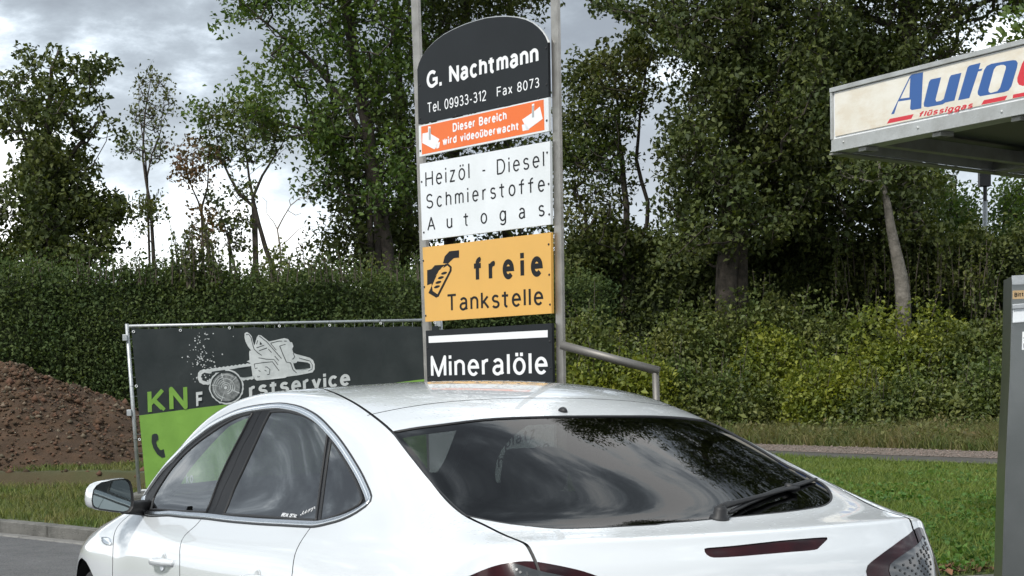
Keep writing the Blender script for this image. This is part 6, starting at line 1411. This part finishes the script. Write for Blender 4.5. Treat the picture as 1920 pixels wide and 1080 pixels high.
# wheel wells, underbody, wheels
m_tyre = mat('tyre', (.018, .018, .019), rough=.85, bump=.4, bscale=90); m_alloy = mat('alloy', (.55, .56, .58), rough=.28, metal=.9)
box('underbody', (.35, -.80, .19), (4.6, .80, .26), m_inside, car)
for ax in (AX_F, AX_R):
    for s_ in (1, -1):
        y0, y1 = .68 * s_, .925 * s_; th = np.linspace(-.4, math.pi + .4, 24); V = []; 
        for yy, rad in ((y1 - .02 * s_, AR - .0), (y0 - .15 * s_, AR + .01)): V += [(ax + rad * math.cos(a), yy, WZ + rad * math.sin(a)) for a in th]
        V += [(ax, y0 - .15 * s_, WZ)]; F = [[i, i + 1, 25 + i, 24 + i] for i in range(23)] + [[24 + i, 25 + i, 48] for i in range(23)]
        mesh_np('wheel_well', V, F, m_inside, P_['body'], smooth=False)
        tb = MB(); prof = [(.205, -.10), (.225, -.105), (.29, -.108), (.325, -.09), (WR, -.06), (WR, .06), (.325, .09), (.29, .108), (.225, .105), (.205, .10)]; n = 48; V = []
        for rr_, yy in prof: V += [(rr_ * math.cos(a), yy, rr_ * math.sin(a)) for a in np.linspace(0, 2 * math.pi, n, endpoint=False)]
        F = [[j * n + i, j * n + (i + 1) % n, (j + 1) * n + (i + 1) % n, (j + 1) * n + i] for j in range(len(prof) - 1) for i in range(n)]
        wh = empty('wheel', (ax, .80 * s_, WZ), 0 if s_ > 0 else math.pi); wh.parent = car
        mesh_np('tyre', V, F, m_tyre, wh, smooth=True)
        rim = MB(); 
        for j, (rr_, yy) in enumerate(((.205, .09), (.20, .02), (.19, -.09))): pass
        V = []
        for rr_, yy in ((.212, .098), (.203, .095), (.196, .02), (.19, -.09)): V += [(rr_ * math.cos(a), yy, rr_ * math.sin(a)) for a in np.linspace(0, 2 * math.pi, n, endpoint=False)]
        rim.add(V, [[j * n + i, j * n + (i + 1) % n, (j + 1) * n + (i + 1) % n, (j + 1) * n + i] for j in range(3) for i in range(n)])
        for q in range(10):
            a = q * math.pi / 5 + (.09 if q % 2 else -.09) * 1; c_, s2 = math.cos(a), math.sin(a); L = [(.04, .055, .018), (.20, .085, .014)]
            P = []
            for rr_, yy, hw in L: P += [(rr_ * c_ - hw * s2, yy, rr_ * s2 + hw * c_), (rr_ * c_ + hw * s2, yy, rr_ * s2 - hw * c_), (rr_ * c_ + hw * s2, yy - .03, rr_ * s2 - hw * c_), (rr_ * c_ - hw * s2, yy - .03, rr_ * s2 + hw * c_)]
            rim.add(P, [[0, 1, 2, 3], [7, 6, 5, 4], [0, 4, 5, 1], [1, 5, 6, 2], [2, 6, 7, 3], [3, 7, 4, 0]])
        rim.tube([(0, .02, 0), (0, .065, 0)], .055, 20); rim.build('rim', m_alloy, wh)
# door mirror, both sides
def mirror_(s_):
    mo = [(190, 700), (194, 665), (200, 640), (215, 620), (240, 605), (290, 594), (330, 588), (358, 586), (375, 590), (388, 602), (395, 620), (402, 660), (405, 700), (401, 730), (390, 750), (378, 758), (360, 762), (300, 755), (230, 745), (205, 736), (195, 725)]
    G2 = np.array([cpx(100 + a / 2.7, 680 + b_ / 2.7, 0, 3.34) for a, b_ in mo]); c = G2.mean(0); V = []; rings = [(.02, 0.93), (.0, 1.0), (-.0, 1.0), (-.012, 1.0), (-.05, .98), (-.10, .86), (-.14, .62), (-.165, .3)]
    V = []
    for dx, f in ((.004, .90), (-.006, .955), (-.010, 1.0), (.03, 1.02), (.07, .97), (.11, .83), (.14, .60), (.158, .28)):
        V += [(3.34 + dx, (c[1] + (p[1] - c[1]) * f + max(dx, 0) * .15) , c[2] + (p[2] - c[2]) * f) for p in G2]
    n = len(mo); F = [[j * n + i, j * n + (i + 1) % n, (j + 1) * n + (i + 1) % n, (j + 1) * n + i] for j in range(2, 7) for i in range(n)] + [[7 * n + i for i in range(n)]]
    V = [(x, y * s_, z) for x, y, z in V]
    d_ = P_['front_door' if s_ > 0 else 'front_door.R']
    hs_ = mesh_np('mirror_housing', V, F, m_paint, d_, smooth=True)
    F2 = [[j * n + i, j * n + (i + 1) % n, (j + 1) * n + (i + 1) % n, (j + 1) * n + i] for j in range(0, 2) for i in range(n)]; mesh_np('mirror_frame', V, F2, m_rub, d_, smooth=False)
    gl = [(3.3435, (c[1] + (p[1] - c[1]) * .91) * s_, c[2] + (p[2] - c[2]) * .91) for p in G2]; o = mesh_np('mirror_glass', gl, [list(range(n))], mat('mirror_silver', (.26, .30, .30), rough=.03, metal=1.0), d_)
    a_ = np.array([3.42, .80 * s_, .972]); b2_ = np.array([3.37, .925 * s_, .985]); tb = MB(); tb.tube([a_, (a_ + b2_) / 2 + [0, 0, .0], b2_], [.036, .030, .028], 8); tb.build('mirror_arm', m_rub, d_, smooth=True)
mirror_(1); mirror_(-1)
# handles with their cups
for key, dk in (('handle_f', 'front_door'), ('handle_r', 'rear_door')):
    (u0, v0), (u1, v1) = UVC[key]
    for s_ in (1, -1):
        d_ = P_[dk if s_ > 0 else dk + '.R']; U = np.array([(u0 + (u1 - u0) * f, (v0 + (v1 - v0) * f) * s_) for f in np.linspace(0, 1, 13)])
        if s_ < 0: pass
        S, Nn, Sd = side_frame(U); lift = .004 + .030 * np.sin(np.clip(np.linspace(-.12, 1.12, 13), 0, 1) * math.pi) ** .35; hw = .0155 * np.sin(np.clip(np.linspace(.08, .92, 13), 0, 1) * math.pi) ** .25
        ringv = []; m_ = 10
        for q in range(m_):
            a = q / m_ * 2 * math.pi; ringv.append(S + Nn * (lift + .009 * math.sin(a))[:, None] + Sd * (hw * math.cos(a))[:, None])
        V = np.concatenate(ringv); F = [[q * 13 + i, q * 13 + i + 1, ((q + 1) % m_) * 13 + i + 1, ((q + 1) % m_) * 13 + i] for q in range(m_) for i in range(12)] + [[q * 13 for q in range(m_)], [q * 13 + 12 for q in range(m_)][::-1]]
        mesh_np('door_handle', V, F, m_paint, d_, smooth=True)
        # cup: a shallow bowl whose rim lies on the skin
        cu_, cv_ = (U[6] + [0, -.16 * s_]); cN = 24; V = []; e1 = S[8] - S[4]; e1 /= np.linalg.norm(e1); e2 = Sd[6]; c0 = S[6]
        for rad, dp in ((1.0, .0012), (.93, .0022), (.80, .0008), (.45, .0004)):
            V += [tuple(c0 + e1 * .040 * rad * math.cos(t_) + e2 * .036 * rad * math.sin(t_) + Nn[6] * dp) for t_ in np.linspace(0, 2 * math.pi, cN, endpoint=False)]
        mesh_np('handle_cup', V, [[j * cN + i, j * cN + (i + 1) % cN, (j + 1) * cN + (i + 1) % cN, (j + 1) * cN + i] for j in range(3) for i in range(cN)] + [[3 * cN + i for i in range(cN)]], m_paint, d_, smooth=True)
# the vent badge on the wing
for s_ in (1, -1):
    B = np.array([(u, v * s_) for u, v in dens(UVC['badge'], .02, True)]); S, Nn = ev(B[:, 0], B[:, 1], True); n = len(B); V = np.concatenate([S, S + Nn * .006, (S.mean(0) + (S - S.mean(0)) * .82) + Nn * .007, (S.mean(0) + (S - S.mean(0)) * .82) + Nn * .003])
    mesh_np('wing_badge', V, [[j * n + i, j * n + (i + 1) % n, (j + 1) * n + (i + 1) % n, (j + 1) * n + i] for j in range(3) for i in range(n)], m_chrome, P_['body']); mesh_np('badge_inlay', V[3 * n:], [list(range(n))], m_chrome, P_['body'])
# rear wiper
wp_ = UVC['wiper_pivot'][0]; q0 = evp([wp_], 0)[0]; qn = evp([wp_], 1)[0] - q0
wip = MB(); wip.tube([q0 - qn * .004, q0 + qn * .006, q0 + qn * .010, q0 + qn * .030, q0 + qn * .038], [.030, .028, .020, .019, .010], 18)
AP = evp([(18.12, -.12), (18.05, -.28), (17.84, -.66), (17.60, -1.15), (17.52, -1.36)], [.020, .022, .019, .016, .013]); wip.tube(np.vstack([[q0 + qn * .030], AP]), [.012, .011, .0085, .007, .006, .006], 8)
o = wip.build('wiper_arm', m_rub, P_['tailgate'], smooth=True)
BP = evp(UVC['blade'], .006); bl = MB(); BPr = resample(BP, .02); bl.tube(BPr, np.interp(np.linspace(0, 1, len(BPr)), [0, .1, .5, .9, 1], [.004, .007, .009, .007, .004]), 6)
bl.tube([BP[2] * .45 + BP[3] * .55 + qn * .004, AP[-1]], [.013, .011], 8); bl.build('wiper_blade', m_rub, o, smooth=True)
# washer nozzle above the window
q1 = evp([UVC['antenna'][0]], 0)[0]; bm = bmesh.new(); bmesh.ops.create_uvsphere(bm, u_segments=18, v_segments=10, radius=1)
for v in bm.verts: v.co = Vector((q1[0] + v.co.x * .022, q1[1] + v.co.y * .014, q1[2] - .001 + max(v.co.z, -.2) * .015))
bm_obj('washer_nozzle', bm, m_rub, car, smooth=True)
# stickers on the rear door glass
def sticker(body, key, hgt, bold, shear):
    (u0, v0), (u1, v1) = UVC[key]; a, b_ = evp([(u0, v0)], -.001)[0], evp([(u1, v1)], -.001)[0]; nn_ = evp([(u0, v0)], 1)[0] - evp([(u0, v0)], 0)[0]
    x = 0; Vs = []; Fs = []; n_ = 0
    for ch in body:
        w_, V, F = glyph(ch, .2); Vs.append(V + [x, 0]); Fs += [[q + n_ for q in f] for f in F]; n_ += len(V); x += w_ + .14
    co = np.concatenate(Vs); f = co[:, 0] / x; up_ = np.cross(b_ - a, nn_); up_ /= np.linalg.norm(up_); up_ *= np.sign(up_[2])
    mesh_np('sticker', a + (b_ - a) * f[:, None] + up_ * (co[:, 1] * hgt)[:, None], Fs, m_wprint, P_['rear_door'])
sticker('BREAK_DETAIL', 'sticker1', .014, .02, 0)
(u0, v0), (u1, v1) = UVC['sticker2']; r = rng(71); A_ = []
for f in np.linspace(0, 1, 26): A_.append((u0 + (u1 - u0) * f + .02 * math.sin(f * 26), v0 + (v1 - v0) * f + .035 * math.sin(f * 31 + .5)))
tb = MB(); tb.tube(evp(A_, -.003), .0010, 4); tb.build('signature_sticker', m_wprint, P_['rear_door'])
# cabin: seats, bench, dashboard, wheel
m_seat = mat('seat_cloth', (.022, .022, .024), rough=.9); m_dash = mat('dashboard', (.020, .021, .022), rough=.6)
def rbox(bm, lo, hi, mat4=None, bev=.03):
    vs = box_bm(bm, lo, hi, mat4); return vs
def seat(x, y, nm='front_seat'):
    st = empty(nm, (x, y, .30)); st.parent = car
    R_ = Matrix.Translation((-.22, 0, .16)) @ Matrix.Rotation(math.radians(-20), 4, 'Y')
    box('cushion', (-.25, -.25, .0), (.28, .25, .17), m_seat, st, bevel=.04)
    box('backrest', (-.06, -.25, .0), (.07, .25, .58), m_seat, st, bevel=.045, mat4=R_)
    box('headrest', (-.045, -.13, .63), (.055, .13, .80), m_seat, st, bevel=.04, mat4=R_)
    tb = MB(); tb.tube([np.array(R_ @ Vector((0, .06, .56))), np.array(R_ @ Vector((0, .06, .66)))], .007, 6); tb.tube([np.array(R_ @ Vector((0, -.06, .56))), np.array(R_ @ Vector((0, -.06, .66)))], .007, 6); tb.build('headrest_rods', m_chrome, st)
seat(2.62, .36); seat(2.62, -.36)
box('rear_bench', (1.35, -.62, .30), (1.85, .62, .48), m_seat, car, bevel=.04); box('rear_backrest', (1.22, -.62, .42), (1.36, .62, .98), m_seat, car, bevel=.04, mat4=Matrix.Translation((0, 0, 0)))
for y in (-.40, .40): box('rear_headrest', (1.22, y - .12, .99), (1.31, y + .12, 1.10), m_seat, car, bevel=.03)
box('parcel_shelf', (.55, -.60, .96), (1.22, .60, .975), m_seat, car)
bm = bmesh.new(); hexa(bm, [(3.35, -.72, .55), (4.0, -.70, .55), (4.0, .70, .55), (3.35, .72, .55), (3.50, -.72, .93), (3.95, -.66, .965), (3.95, .66, .965), (3.50, .72, .93)]); bm_obj('dashboard', bm, m_dash, car, bevel=.03)
box('instrument_hood', (3.42, .18, .90), (3.66, .54, 1.0), m_dash, car, bevel=.035)
tb = MB(); cW = np.array([3.26, .36, .90]); tl_ = math.radians(25); th = np.linspace(0, 2 * math.pi, 41)
tb.tube([cW + .185 * np.array([math.sin(tl_) * math.sin(a), math.cos(a), math.cos(tl_) * math.sin(a)]) for a in th], .016, 8, caps=False)
for a in (0, math.pi, -math.pi / 2): tb.tube([cW + [.02, 0, 0], cW + .18 * np.array([math.sin(tl_) * math.sin(a), math.cos(a), math.cos(tl_) * math.sin(a)])], .014, 6)
tb.tube([cW, cW + [.22, 0, -.10]], .045, 10); tb.build('steering_wheel', m_dash, car, smooth=True)
# number plate and lamp grip below the frame
box('number_plate', (.035, -.26, .78), (.055, .26, .89), m_wprint, car, bevel=.003)
print('built in %.1f s' % (time.time() - T0), len(bpy.data.objects), 'objects')
